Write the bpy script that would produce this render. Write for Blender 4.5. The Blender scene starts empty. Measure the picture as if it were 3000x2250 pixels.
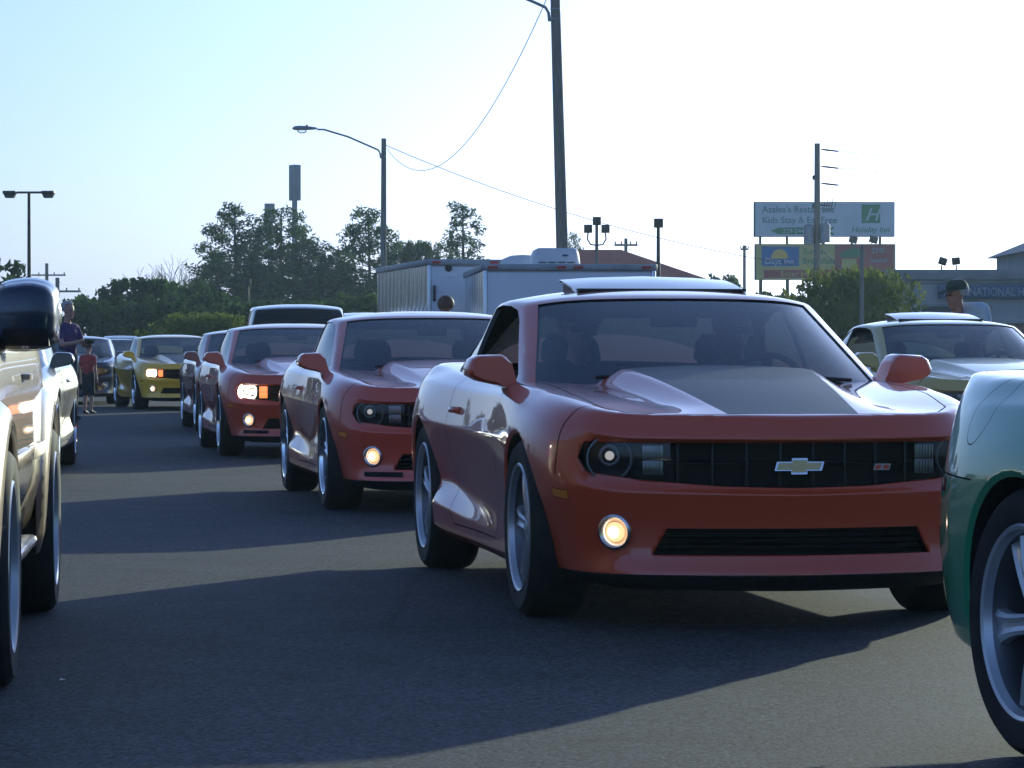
import bpy, bmesh, math, random
import numpy as np
from mathutils import Vector, Matrix, Quaternion
R = math.radians
rng = random.Random(7)
scene = bpy.context.scene
COL = scene.collection

# ------------------------------------------------------------------ camera
cam_d = bpy.data.cameras.new('camera')
cam = bpy.data.objects.new('camera', cam_d)
COL.objects.link(cam)
cam_d.sensor_width = 36.0
cam_d.lens = 109.0
cam_d.clip_start = 0.2
cam_d.clip_end = 3000
cam.location = (0, 0, 1.09)
cam.rotation_euler = (R(90 - 0.63), 0, 0)
scene.camera = cam

# ------------------------------------------------------------------ world and sun
SUN_EL, SUN_AZ = 10.7, 27.0        # azimuth clockwise from +Y (view direction)
w = bpy.data.worlds.new('World'); scene.world = w
w.use_nodes = True
nt = w.node_tree
for n in list(nt.nodes): nt.nodes.remove(n)
sky = nt.nodes.new('ShaderNodeTexSky'); sky.sky_type = 'NISHITA'
sky.sun_disc = False
sky.sun_elevation = R(SUN_EL)
sky.sun_rotation = R(SUN_AZ)
sky.air_density = 1.0; sky.dust_density = 1.8; sky.ozone_density = 2.8
bg = nt.nodes.new('ShaderNodeBackground'); bg.inputs['Strength'].default_value = 0.10
wo = nt.nodes.new('ShaderNodeOutputWorld')
hs_ = nt.nodes.new('ShaderNodeHueSaturation'); hs_.inputs['Saturation'].default_value = 0.60
nt.links.new(sky.outputs[0], hs_.inputs['Color']); nt.links.new(hs_.outputs[0], bg.inputs[0]); nt.links.new(bg.outputs[0], wo.inputs[0])
sun_d = bpy.data.lights.new('sun', 'SUN'); sun_d.energy = 3.7; sun_d.angle = R(0.6)
sun_d.color = (1.0, 0.79, 0.32)
sun = bpy.data.objects.new('sun', sun_d); COL.objects.link(sun)
sd = Vector((math.sin(R(SUN_AZ)) * math.cos(R(SUN_EL)), math.cos(R(SUN_AZ)) * math.cos(R(SUN_EL)), math.sin(R(SUN_EL))))
sun.rotation_euler = (-sd).to_track_quat('-Z', 'Y').to_euler()
sun.location = sd * 60
scene.view_settings.view_transform = 'Standard'
scene.view_settings.look = 'None'
scene.view_settings.exposure = 0.45
scene.view_settings.gamma = 1.0
scene.view_settings.use_curve_mapping = False
scene.view_settings.use_white_balance = True      # the camera's own colour balance
scene.view_settings.white_balance_temperature = 4380
scene.view_settings.white_balance_tint = 16
scene.cycles.use_denoising = True
scene.cycles.max_bounces = 7
scene.cycles.diffuse_bounces = 3
scene.cycles.glossy_bounces = 4
scene.cycles.transparent_max_bounces = 12
scene.cycles.caustics_reflective = False
scene.cycles.caustics_refractive = False

# ------------------------------------------------------------------ helpers
def tag(o, label=None, cat=None, group=None, kind=None):
    if label: o['label'] = label
    if cat: o['category'] = cat
    if group: o['group'] = group
    if kind: o['kind'] = kind
    return o

def empty(name, loc=(0, 0, 0), rz=0.0):
    o = bpy.data.objects.new(name, None); COL.objects.link(o)
    o.empty_display_size = 0.2
    o.location = loc; o.rotation_euler = (0, 0, rz)
    return o

def smooth_by_angle(me, ang):
    me.shade_smooth()
    bm = bmesh.new(); bm.from_mesh(me)
    for e in bm.edges:
        if len(e.link_faces) == 2 and e.calc_face_angle(0) > ang: e.smooth = False
    bm.to_mesh(me); bm.free()

class MB:
    """collects shapes; build() links them as one mesh object"""
    def __init__(s): s.v = []; s.f = []; s.m = []; s.mi = 0
    def add(s, vs, fs, M=None):
        o = len(s.v)
        if M is not None: vs = [M @ Vector(p) for p in vs]
        s.v += [tuple(p) for p in vs]
        s.f += [tuple(i + o for i in f) for f in fs]
        s.m += [s.mi] * len(fs)
        return s
    def box(s, c, d, M=None, bev=0.0):
        x, y, z = c; a, b, h = d[0] / 2, d[1] / 2, d[2] / 2
        if bev <= 0:
            vs = [(x + i * a, y + j * b, z + k * h) for i in (-1, 1) for j in (-1, 1) for k in (-1, 1)]
            fs = [(0, 1, 3, 2), (4, 6, 7, 5), (0, 4, 5, 1), (2, 3, 7, 6), (0, 2, 6, 4), (1, 5, 7, 3)]
            return s.add(vs, fs, M)
        e = min(bev, a * .95, b * .95, h * .95)
        bm = bmesh.new(); bmesh.ops.create_cube(bm, size=1)
        for v in bm.verts: v.co = Vector((v.co.x * 2 * a, v.co.y * 2 * b, v.co.z * 2 * h))
        bmesh.ops.bevel(bm, geom=bm.edges[:], offset=e, segments=2, profile=0.5, affect='EDGES')
        bm.verts.index_update()
        vs = [(v.co.x + x, v.co.y + y, v.co.z + z) for v in bm.verts]
        fs = [tuple(v.index for v in f.verts) for f in bm.faces]
        bm.free()
        return s.add(vs, fs, M)
    def tube(s, pts, rad, n=8, cap=True, M=None):
        pts = [Vector(p) for p in pts]
        rs = rad if isinstance(rad, (list, tuple)) else [rad] * len(pts)
        vs, fs = [], []
        prev = None
        for i, p in enumerate(pts):
            t = (pts[min(i + 1, len(pts) - 1)] - pts[max(i - 1, 0)]).normalized()
            if prev is None:
                u = t.orthogonal().normalized()
            else:
                u = (prev - t * prev.dot(t)).normalized()
            prev = u; w_ = t.cross(u)
            for k in range(n):
                a = 2 * math.pi * k / n
                vs.append(p + (u * math.cos(a) + w_ * math.sin(a)) * rs[i])
        for i in range(len(pts) - 1):
            for k in range(n):
                a, b = i * n + k, i * n + (k + 1) % n
                fs.append((a, b, b + n, a + n))
        if cap:
            fs.append(tuple(range(n))[::-1]); fs.append(tuple((len(pts) - 1) * n + k for k in range(n)))
        return s.add(vs, fs, M)
    def lathe(s, prof, n=24, M=None, a0=0.0, a1=2 * math.pi):
        """prof: list of (r, h); axis z"""
        full = abs(a1 - a0 - 2 * math.pi) < 1e-6
        m = n if full else n + 1
        vs = [(r * math.cos(a0 + (a1 - a0) * k / n), r * math.sin(a0 + (a1 - a0) * k / n), h) for r, h in prof for k in range(m)]
        fs = []
        for i in range(len(prof) - 1):
            for k in range(n):
                k2 = (k + 1) % m
                fs.append((i * m + k, i * m + k2, (i + 1) * m + k2, (i + 1) * m + k))
        return s.add(vs, fs, M)
    def prism(s, poly, h0, h1, M=None):
        n = len(poly)
        vs = [(x, y, h0) for x, y in poly] + [(x, y, h1) for x, y in poly]
        fs = [tuple(range(n))[::-1], tuple(range(n, 2 * n))] + [(i, (i + 1) % n, n + (i + 1) % n, n + i) for i in range(n)]
        return s.add(vs, fs, M)
    def loft(s, rings, cap=True, closed=True, M=None):
        n = len(rings[0]); vs = [p for r in rings for p in r]; fs = []
        for i in range(len(rings) - 1):
            for k in range(n if closed else n - 1):
                k2 = (k + 1) % n
                fs.append((i * n + k, i * n + k2, (i + 1) * n + k2, (i + 1) * n + k))
        if cap and closed:
            fs.append(tuple(range(n))[::-1]); fs.append(tuple((len(rings) - 1) * n + k for k in range(n)))
        return s.add(vs, fs, M)
    def ball(s, c, r, n=12, m=8, M=None):
        rx, ry, rz = (r, r, r) if not isinstance(r, (tuple, list)) else r
        rings = []
        for i in range(1, m):
            ph = math.pi * i / m
            rings.append([(c[0] + rx * math.sin(ph) * math.cos(2 * math.pi * k / n), c[1] + ry * math.sin(ph) * math.sin(2 * math.pi * k / n), c[2] - rz * math.cos(ph)) for k in range(n)])
        o = len(s.v)
        s.loft(rings, cap=True, M=M)
        return s
    def torus(s, c, R_, r_, n=28, m=8, M=None):
        vs, fs = [], []
        for i in range(n):
            a = 2 * math.pi * i / n
            for k in range(m):
                b = 2 * math.pi * k / m
                vs.append((c[0] + (R_ + r_ * math.cos(b)) * math.cos(a), c[1] + (R_ + r_ * math.cos(b)) * math.sin(a), c[2] + r_ * math.sin(b)))
        for i in range(n):
            for k in range(m):
                fs.append((i * m + k, ((i + 1) % n) * m + k, ((i + 1) % n) * m + (k + 1) % m, i * m + (k + 1) % m))
        return s.add(vs, fs, M)
    def mesh(s, name, mats, ang=35, fix=True):
        me = bpy.data.meshes.new(name)
        me.from_pydata(s.v, [], s.f)
        if fix:
            bm = bmesh.new(); bm.from_mesh(me)
            bmesh.ops.recalc_face_normals(bm, faces=bm.faces[:]); bm.to_mesh(me); bm.free()
        me.polygons.foreach_set('material_index', s.m)
        if not isinstance(mats, (list, tuple)): mats = [mats]
        for m in mats: me.materials.append(m)
        if ang is not None: smooth_by_angle(me, R(ang))
        return me
    def build(s, name, mats, parent=None, ang=35, loc=None, fix=True):
        return put(name, s.mesh(name, mats, ang, fix), parent, loc)

def put(name, me, parent=None, loc=None, rot=None, mat=None):
    o = bpy.data.objects.new(name, me); COL.objects.link(o)
    if parent is not None: o.parent = parent
    if loc is not None: o.location = loc
    if rot is not None: o.rotation_euler = rot
    if mat is not None:
        o.material_slots[0].link = 'OBJECT'; o.material_slots[0].material = mat
    return o

def copy_tree(o, parent=None):
    c = o.copy(); COL.objects.link(c); c.parent = parent
    for ch in list(o.children): copy_tree(ch, c)
    return c

# ------------------------------------------------------------------ materials
def mat(name, col, rough=0.5, metal=0.0, coat=0.0, spec=0.5, emit=None, es=0.0, alpha=None):
    m = bpy.data.materials.new(name); m.use_nodes = True
    b = m.node_tree.nodes['Principled BSDF']
    b.inputs['Base Color'].default_value = (*col, 1)
    b.inputs['Roughness'].default_value = rough
    b.inputs['Metallic'].default_value = metal
    b.inputs['Coat Weight'].default_value = coat
    b.inputs['Coat Roughness'].default_value = 0.03
    b.inputs['Specular IOR Level'].default_value = spec
    if emit:
        b.inputs['Emission Color'].default_value = (*emit, 1); b.inputs['Emission Strength'].default_value = es
    return m

def noisy(name, c1, c2, scale, rough=0.8, bump=0.0, bscale=None, metal=0.0, detail=4.0, spec=0.4, stretch=None, rough2=None, coords='Object'):
    m = mat(name, c1, rough, metal, 0, spec)
    nt = m.node_tree; b = nt.nodes['Principled BSDF']
    tc = nt.nodes.new('ShaderNodeTexCoord')
    src = tc.outputs[coords]
    if stretch:
        mp = nt.nodes.new('ShaderNodeMapping'); mp.inputs['Scale'].default_value = stretch
        nt.links.new(src, mp.inputs[0]); src = mp.outputs[0]
    n = nt.nodes.new('ShaderNodeTexNoise'); n.inputs['Scale'].default_value = scale; n.inputs['Detail'].default_value = detail
    nt.links.new(src, n.inputs['Vector'])
    r = nt.nodes.new('ShaderNodeValToRGB')
    r.color_ramp.elements[0].position = 0.35; r.color_ramp.elements[1].position = 0.68
    r.color_ramp.elements[0].color = (*c1, 1); r.color_ramp.elements[1].color = (*c2, 1)
    nt.links.new(n.outputs['Fac'], r.inputs[0]); nt.links.new(r.outputs[0], b.inputs['Base Color'])
    if rough2 is not None:
        mr = nt.nodes.new('ShaderNodeMapRange'); mr.inputs['To Min'].default_value = rough; mr.inputs['To Max'].default_value = rough2
        nt.links.new(n.outputs['Fac'], mr.inputs[0]); nt.links.new(mr.outputs[0], b.inputs['Roughness'])
    if bump:
        n2 = nt.nodes.new('ShaderNodeTexNoise'); n2.inputs['Scale'].default_value = bscale or scale; n2.inputs['Detail'].default_value = 3
        nt.links.new(src, n2.inputs['Vector'])
        bp = nt.nodes.new('ShaderNodeBump'); bp.inputs['Strength'].default_value = bump; bp.inputs['Distance'].default_value = 0.01
        nt.links.new(n2.outputs['Fac'], bp.inputs['Height']); nt.links.new(bp.outputs[0], b.inputs['Normal'])
    return m

def paint(name, col, metal=0.0, rough=0.35, dust=0.03):
    """clear-coated car paint, a little road dust low down on every panel"""
    m = mat(name, col, rough, metal, 1.0, 0.5)
    nt = m.node_tree; b = nt.nodes['Principled BSDF']; b.inputs['Coat IOR'].default_value = 1.52
    tc = nt.nodes.new('ShaderNodeTexCoord')
    n = nt.nodes.new('ShaderNodeTexNoise'); n.inputs['Scale'].default_value = 3.5; n.inputs['Detail'].default_value = 6
    nt.links.new(tc.outputs['Object'], n.inputs['Vector'])
    mr = nt.nodes.new('ShaderNodeMapRange'); mr.inputs['From Min'].default_value = .35; mr.inputs['From Max'].default_value = .75
    mr.inputs['To Min'].default_value = 0.012; mr.inputs['To Max'].default_value = 0.02 + dust * .6
    nt.links.new(n.outputs['Fac'], mr.inputs[0]); nt.links.new(mr.outputs[0], b.inputs['Coat Roughness'])
    return m

def glass_mat(name, tint, ior=1.5, rough=0.0, film=0.0):
    m = bpy.data.materials.new(name); m.use_nodes = True
    nt = m.node_tree
    for n in list(nt.nodes): nt.nodes.remove(n)
    o = nt.nodes.new('ShaderNodeOutputMaterial'); mx = nt.nodes.new('ShaderNodeMixShader')
    t = nt.nodes.new('ShaderNodeBsdfTransparent'); t.inputs[0].default_value = (*tint, 1)
    g = nt.nodes.new('ShaderNodeBsdfGlossy'); g.inputs['Roughness'].default_value = rough; g.inputs[0].default_value = (1, 1, 1, 1)
    f = nt.nodes.new('ShaderNodeFresnel'); f.inputs[0].default_value = ior
    nt.links.new(f.outputs[0], mx.inputs[0]); nt.links.new(t.outputs[0], mx.inputs[1]); nt.links.new(g.outputs[0], mx.inputs[2])
    if film:
        d = nt.nodes.new('ShaderNodeBsdfDiffuse'); d.inputs[0].default_value = (.36, .48, .60, 1)  # dust film; its blue also stands in for sky reflected in the glass
        t2 = nt.nodes.new('ShaderNodeBsdfTranslucent'); t2.inputs[0].default_value = (.6, .62, .62, 1)
        d2 = nt.nodes.new('ShaderNodeMixShader'); nt.links.new(d.outputs[0], d2.inputs[1]); nt.links.new(t2.outputs[0], d2.inputs[2]); d = d2
        m2 = nt.nodes.new('ShaderNodeMixShader'); m2.inputs[0].default_value = film
        nt.links.new(mx.outputs[0], m2.inputs[1]); nt.links.new(d.outputs[0], m2.inputs[2]); mx = m2
    nt.links.new(mx.outputs[0], o.inputs[0])
    return m

M = {}
M['red'] = paint('red_paint', (0.52, 0.072, 0.018))
M['red2'] = paint('deep_red_paint', (0.53, 0.075, 0.030))
M['dark_red'] = paint('dark_red_paint', (0.26, 0.030, 0.020))
M['yellow'] = paint('yellow_paint', (0.90, 0.56, 0.02))
M['gold'] = paint('pale_gold_paint', (0.50, 0.42, 0.11), 0.0, 0.4)
M['silver'] = paint('silver_paint', (0.60, 0.59, 0.56), 0.6, 0.35)
M['green'] = paint('green_paint', (0.07, 0.29, 0.12), 0.0, 0.35)
M['tan'] = paint('tan_paint', (0.22, 0.165, 0.095), 0.25, 0.4)
M['black_paint'] = paint('black_paint', (0.008, 0.009, 0.011))
M['blue_paint'] = paint('dark_blue_paint', (0.012, 0.02, 0.045))
M['white_paint'] = paint('white_paint', (0.7, 0.7, 0.68))
M['stripe'] = mat('charcoal_hood_vinyl', (0.022, 0.036, 0.038), 0.45, 0, 0.05, 0.3)
M['black'] = mat('black_plastic', (0.012, 0.012, 0.013), 0.45)
M['black_rough'] = noisy('textured_black_plastic', (0.014, 0.014, 0.015), (0.026, 0.026, 0.027), 30, 0.6)
M['dark'] = mat('dark_cavity', (0.006, 0.006, 0.006), 0.9)
M['rubber'] = noisy('tyre_rubber', (0.012, 0.012, 0.012), (0.025, 0.024, 0.023), 14, 0.75)
M['alloy'] = mat('alloy_wheel', (0.58, 0.59, 0.61), 0.33, 0.55, 0.3)
M['alloy_dark'] = mat('wheel_barrel', (0.16, 0.16, 0.17), 0.4, 0.8)
M['chrome'] = mat('chrome', (0.82, 0.82, 0.82), 0.06, 1.0)
M['chrome_dim'] = mat('satin_chrome', (0.55, 0.55, 0.55), 0.25, 1.0)
M['steel'] = mat('brake_steel', (0.3, 0.29, 0.28), 0.35, 1.0)
M['glass'] = glass_mat('window_glass', (0.70, 0.82, 0.84), 1.7, 0.0, 0.075)
M['glass_dark'] = glass_mat('tinted_glass', (0.05, 0.06, 0.065), 1.55)
M['glass_clear'] = glass_mat('clear_lens', (0.9, 0.92, 0.92), 1.45)
M['mirror'] = mat('mirror_glass', (0.8, 0.82, 0.84), 0.02, 1.0)
M['gold_emblem'] = mat('gold_emblem', (0.62, 0.48, 0.22), 0.42, 0.5)
M['white_badge'] = mat('white_badge', (.5, .5, .5), .4)
M['red_emblem'] = mat('red_emblem', (0.5, 0.03, 0.02), 0.3)
M['cabin'] = noisy('cabin_trim', (0.035, 0.035, 0.037), (0.055, 0.055, 0.057), 20, 0.7)
M['seat'] = noisy('seat_fabric', (0.07, 0.07, 0.074), (0.10, 0.10, 0.104), 60, 0.85)
M['amber'] = mat('amber_lens', (0.75, 0.25, 0.02), 0.15, 0, 0.6)
M['clear_reflector'] = mat('ribbed_reflector', (0.32, 0.30, 0.28), 0.25, 0.6)
M['red_lens'] = mat('red_lens', (0.4, 0.01, 0.01), 0.12, 0, 0.8)
M['beam'] = mat('lit_lamp', (1, .95, .8), 0.2, 0, 0, 0.5, (1.0, 0.66, 0.30), 8)
M['beam_dim'] = mat('lit_lamp_dim', (.16, .15, .13), 0.06, 0, 0, 0.6, (1.0, 0.70, 0.36), .30)
M['beam_fog'] = mat('lit_fog_lamp', (.3, .25, .2), 0.1, 0, 0, 0.5, (1.0, 0.46, 0.11), 1.3)
M['beam_core'] = mat('lamp_core', (.5, .4, .3), 0.1, 0, 0, 0.5, (1.0, 0.66, 0.30), 7)
M['dark_lens'] = mat('dark_projector_lens', (.03, .035, .04), 0.04, 0, 0.5, 0.7)
M['lens_glint'] = mat('lens_glint_glow', (.4, .35, .3), 0.1, 0, 0, 0.5, (1.0, 0.74, 0.42), .38)  # faint emission imitating a reflection on the dark lens
M['beam_bowl'] = mat('lit_reflector', (.6, .55, .45), 0.2, 0.3, 0, 0.5, (1.0, 0.66, 0.32), 2.2)
M['halo'] = mat('dull_ring', (.20, .21, .22), 0.3, 0.6)
M['amber_lit'] = mat('lit_amber', (1, .4, .05), 0.2, 0, 0, 0.5, (1.0, 0.22, 0.02), 1.1)
M['lamp_unlit'] = mat('unlit_lamp', (0.7, 0.68, 0.6), 0.15, 0.6)
# ------------------------------------------------------------------ cutting tools for car bodies
def poly_planes(poly, axes, grow=0.0):
    """convex polygon -> planes (co, outward no); axes e.g. (1,2) means polygon lives in y,z"""
    a = sum(poly[i][0] * poly[(i + 1) % len(poly)][1] - poly[(i + 1) % len(poly)][0] * poly[i][1] for i in range(len(poly)))
    if a < 0: poly = poly[::-1]
    out = []
    for i in range(len(poly)):
        p, q = poly[i], poly[(i + 1) % len(poly)]
        dx, dy = q[0] - p[0], q[1] - p[1]; l = math.hypot(dx, dy)
        if l < 1e-9: continue
        nx, ny = dy / l, -dx / l
        co = [0, 0, 0]; no = [0, 0, 0]
        co[axes[0]] = p[0] + nx * grow; co[axes[1]] = p[1] + ny * grow
        no[axes[0]] = nx; no[axes[1]] = ny
        out.append((Vector(co), Vector(no)))
    return out

def cut(bm, lay, planes, label, only=None, cond=None):
    """split faces along the planes; faces inside all of them get the label"""
    fl = [f for f in bm.faces if only is None or f[lay] in only]
    if not fl: return []
    C_ = np.array([f.calc_center_median()[:] for f in fl])
    N_ = np.array([n[:] for c, n in planes]); d_ = np.array([c.dot(n) for c, n in planes])
    dist = (C_ @ N_.T - d_).max(axis=1)
    deep = []; ins = []
    for k in np.nonzero(dist < .10)[0]:
        f = fl[k]
        if cond is not None and not cond(Vector(C_[k]), f.normal): continue
        (deep if dist[k] < -.10 else ins).append(f)
    for co, no in planes:
        if not ins: break
        full = []; cross = []
        for f in ins:
            ds = [(v.co - co).dot(no) for v in f.verts]
            if min(ds) >= 0: continue
            (cross if max(ds) > 1e-5 else full).append(f)
        if cross:
            es = set(e for f in cross for e in f.edges); vs = set(v for f in cross for v in f.verts)
            r = bmesh.ops.bisect_plane(bm, geom=list(cross) + list(es) + list(vs), dist=1e-5, plane_co=co, plane_no=no)
            fs = set(g for g in r['geom'] if isinstance(g, bmesh.types.BMFace)) | set(f for f in cross if f.is_valid)
            full += [f for f in fs if f.is_valid and (f.calc_center_median() - co).dot(no) < 0]
        ins = list(dict.fromkeys(full))
    ins = deep + ins
    for f in ins: f[lay] = label
    return ins

def panel(bm, lay, poly, axes, label, gap=0.004, only=(0,), cond=None, seam=-1):
    """a panel with a shut line of the given width round it"""
    if gap: cut(bm, lay, poly_planes(poly, axes, gap), seam, only, cond)
    return cut(bm, lay, poly_planes(poly, axes, 0), label, (seam,) if gap else only, cond)

def circle(c, r, n=40, ry=None, rot=0.0):
    ry = ry or r; out = []
    for k in range(n):
        a = 2 * math.pi * k / n
        x, y = r * math.cos(a), ry * math.sin(a)
        out.append((c[0] + x * math.cos(rot) - y * math.sin(rot), c[1] + x * math.sin(rot) + y * math.cos(rot)))
    return out

def open_rim(bm, lay, faces, label_rim, label_deep, d1, d2):
    """delete faces, then turn the edge of the hole inward: first by d1, then by d2 (callables co->co)"""
    fs = set(faces)
    edges = [e for f in fs for e in f.edges if len([g for g in e.link_faces if g in fs]) == 1 and len(e.link_faces) == 2]
    edges = list(dict.fromkeys(edges))
    bmesh.ops.delete(bm, geom=list(fs), context='FACES')
    for fn, lb in ((d1, label_rim), (d2, label_deep)):
        if fn is None: break
        r = bmesh.ops.extrude_edge_only(bm, edges=[e for e in edges if e.is_valid])
        vs = [g for g in r['geom'] if isinstance(g, bmesh.types.BMVert)]
        for v in vs: v.co = fn(v.co.copy())
        for g in r['geom']:
            if isinstance(g, bmesh.types.BMFace): g[lay] = lb; g.smooth = True
        edges = [g for g in r['geom'] if isinstance(g, bmesh.types.BMEdge) and all(v in set(vs) for v in g.verts)]

def subdivide_cage(verts, faces, creases, levels):
    me = bpy.data.meshes.new('cage'); me.from_pydata(verts, [], faces)
    bm = bmesh.new(); bm.from_mesh(me)
    bm.verts.ensure_lookup_table()
    cl = bm.edges.layers.float.new('crease_edge')
    for (a, b), c in creases.items():
        e = bm.edges.get((bm.verts[a], bm.verts[b]))
        if e: e[cl] = c
    # mirror
    geom = bm.verts[:] + bm.edges[:] + bm.faces[:]
    r = bmesh.ops.duplicate(bm, geom=geom)
    for g in r['geom']:
        if isinstance(g, bmesh.types.BMVert): g.co.x = -g.co.x
    bmesh.ops.remove_doubles(bm, verts=bm.verts[:], dist=1e-5)
    bmesh.ops.recalc_face_normals(bm, faces=bm.faces[:])
    bm.to_mesh(me); bm.free()
    o = bpy.data.objects.new('cage', me); COL.objects.link(o)
    md = o.modifiers.new('s', 'SUBSURF'); md.levels = levels; md.render_levels = levels
    md.use_limit_surface = True
    dg = bpy.context.evaluated_depsgraph_get()
    ev = o.evaluated_get(dg)
    out = bmesh.new(); out.from_mesh(ev.to_mesh())
    bpy.data.objects.remove(o); bpy.data.meshes.remove(me)
    return out

def split_panels(bm, lay, spec, prefix):
    """one mesh per label: spec label -> (name, material, offset); normals carried over so that panels shade as one skin"""
    bm.normal_update()
    res = {}
    nrm = {v: v.normal.copy() for v in bm.verts}
    by = {}
    for f in bm.faces: by.setdefault(f[lay], []).append(f)
    for lb, (nm, mt, off) in spec.items():
        if lb not in by: continue
        idx = {}; vs = []; ns = []; fs = []
        for f in by[lb]:
            t = []
            for v in f.verts:
                if v not in idx:
                    idx[v] = len(vs); vs.append(v.co + nrm[v] * off); ns.append(nrm[v])
                t.append(idx[v])
            fs.append(t)
        me = bpy.data.meshes.new(nm); me.from_pydata([tuple(p) for p in vs], [], fs)
        me.materials.append(mt); me.shade_smooth()
        res[lb] = me
    return res

def lerp(a, b, t): return a + (b - a) * t

# ------------------------------------------------------------------ the coupe (front faces -Y, origin on the ground between the axles)
AX = 1.426           # half wheelbase
WR = 0.362           # tyre radius
def coupe_shell():
    cols = [(0, -2.425), (.20, -2.402), (.40, -2.360), (.58, -2.300), (.735, -2.212), (.855, -2.07), (.928, -1.88), (.955, -1.67), (.964, -1.43),
            (.958, -1.15), (.94, -.80), (.927, -.35), (.925, .10), (.935, .50), (.952, .85), (.966, 1.15), (.970, 1.43), (.962, 1.70),
            (.935, 1.95), (.86, 2.20), (.74, 2.33), (.58, 2.39), (.40, 2.425), (.20, 2.445), (0, 2.45)]
    keys = {
        0: [(.35, .165), (.10, .150), (.012, .222), (.045, .298), (.05, .405), (.022, .497), (.010, .532), (.07, .552), (.07, .730), (.018, .741), (.062, .832)],
        4: [(.33, .160), (.12, .155), (.014, .222), (.040, .295), (.042, .405), (.020, .500), (.010, .545), (.05, .590), (.05, .735), (.018, .748), (.070, .842)],
        5: [(.30, .165), (.16, .165), (.065, .215), (.060, .292), (.045, .400), (.020, .500), (.012, .570), (.02, .630), (.03, .735), (.045, .790), (.110, .868)],
        7: [(.25, .170), (.15, .185), (.105, .235), (.080, .315), (.050, .415), (.022, .515), (.006, .610), (.00, .690), (.012, .770), (.045, .848), (.122, .908)],
        8: [(.25, .170), (.05, .190), (.030, .250), (.026, .330), (.020, .420), (.012, .520), (.004, .620), (.00, .700), (.010, .780), (.045, .868), (.125, .928)],
        10: [(.22, .170), (.06, .180), (.030, .220), (.030, .300), (.032, .385), (.026, .500), (.014, .620), (.00, .715), (.018, .808), (.038, .898), (.102, .952)],
        12: [(.22, .170), (.06, .180), (.022, .222), (.020, .305), (.054, .395), (.042, .510), (.020, .625), (.00, .720), (.020, .812), (.040, .902), (.098, .958)],
        14: [(.22, .170), (.06, .185), (.012, .235), (.000, .355), (.078, .462), (.052, .550), (.022, .645), (.00, .735), (.022, .828), (.048, .918), (.118, .975)],
        16: [(.25, .170), (.08, .200), (.040, .260), (.030, .340), (.025, .430), (.015, .540), (.005, .650), (.00, .750), (.016, .850), (.065, .940), (.165, 1.00)],
        19: [(.25, .200), (.12, .220), (.050, .270), (.020, .360), (.006, .460), (.000, .560), (.000, .640), (.01, .720), (.030, .820), (.050, .920), (.090, 1.02)],
        24: [(.30, .220), (.10, .240), (.040, .300), (.010, .400), (.000, .480), (.000, .550), (.020, .620), (.05, .700), (.050, .820), (.030, .950), (.020, 1.05)],
    }
    ks = sorted(keys); NC, NR = len(cols), 11
    V, F, C = [], [], {}
    W = {}
    for i, (x, y) in enumerate(cols):
        if i in (0, NC - 1): n = (0, 1) if i == 0 else (0, -1)
        else:
            dx, dy = cols[i + 1][0] - cols[i - 1][0], cols[i + 1][1] - cols[i - 1][1]
            l = math.hypot(dx, dy); n = (-dy / l, dx / l)
        a = max(k for k in ks if k <= i); b = min(k for k in ks if k >= i)
        t = 0 if a == b else (i - a) / (b - a)
        for r in range(NR):
            ins = lerp(keys[a][r][0], keys[b][r][0], t); z = lerp(keys[a][r][1], keys[b][r][1], t)
            W[i, r] = len(V)
            px = x + n[0] * ins
            if x < 1e-6: px = 0
            V.append((max(px, 0), y + n[1] * ins, z))
    for i in range(NC - 1):
        for r in range(NR - 1):
            F.append((W[i, r], W[i + 1, r], W[i + 1, r + 1], W[i, r + 1]))
    def cr(a, b, c): C[(a, b)] = c
    for i in range(NC - 1):
        front = i < 5
        cr(W[i, 2], W[i + 1, 2], .6); cr(W[i, 1], W[i + 1, 1], .4)
        if front:
            cr(W[i, 6], W[i + 1, 6], .75); cr(W[i, 9], W[i + 1, 9], .75); cr(W[i, 10], W[i + 1, 10], .80 if i < 4 else .45)
            cr(W[i, 3], W[i + 1, 3], .3)
        if 9 <= i <= 14: cr(W[i, 3], W[i + 1, 3], .75); cr(W[i, 4], W[i + 1, 4], .35)
        if i >= 19: cr(W[i, 10], W[i + 1, 10], .7)
        if 9 <= i <= 18: cr(W[i, 7], W[i + 1, 7], .6)
        if 8 <= i <= 17: cr(W[i, 9], W[i + 1, 9], .5); cr(W[i, 10], W[i + 1, 10], .4)
    # deck
    D = {}
    for j in range(6): D[5, j] = W[j, 10]; D[19, j] = W[24 - j, 10]
    for i in range(5, 20): D[i, 5] = W[i, 10]
    hz = {6: (.874, .874, .872, .855, .868), 7: (.924, .923, .916, .883, .900), 8: (.972, .970, .960, .905, .925), 9: (1.010, 1.006, .996, .926, .944), 10: (1.042, 1.036, 1.026, .942, .956)}
    hx = {6: (0, .16, .30, .43, .70), 7: (0, .17, .325, .45, .745), 8: (0, .19, .36, .475, .745), 9: (0, .21, .40, .50, .745), 10: (0, .22, .43, .53, .745)}
    yc = {6: -2.12, 7: -1.82, 8: -1.48, 9: -1.16, 10: -.82, 18: 2.02}
    xj = [0, .22, .36, .50, .745]
    for i in range(6, 19):
        ex, ey, ez = V[W[i, 10]]
        for j in range(5):
            t = j / 5
            y = lerp(yc.get(i, cols[i][1]), ey, t * t)
            x = xj[j] if i >= 7 else [0, .22, .38, .53, .70][j]
            if i in hx: x = hx[i][j]
            if i >= 11: x = [0, .2, .4, .58, .74][j]
            if i in hz: z = hz[i][j]
            else:
                z = ez + [.03, .028, .022, .015, .012][j] * (1 if i < 17 else 1.2)
            D[i, j] = len(V); V.append((x, y, z))
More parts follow.
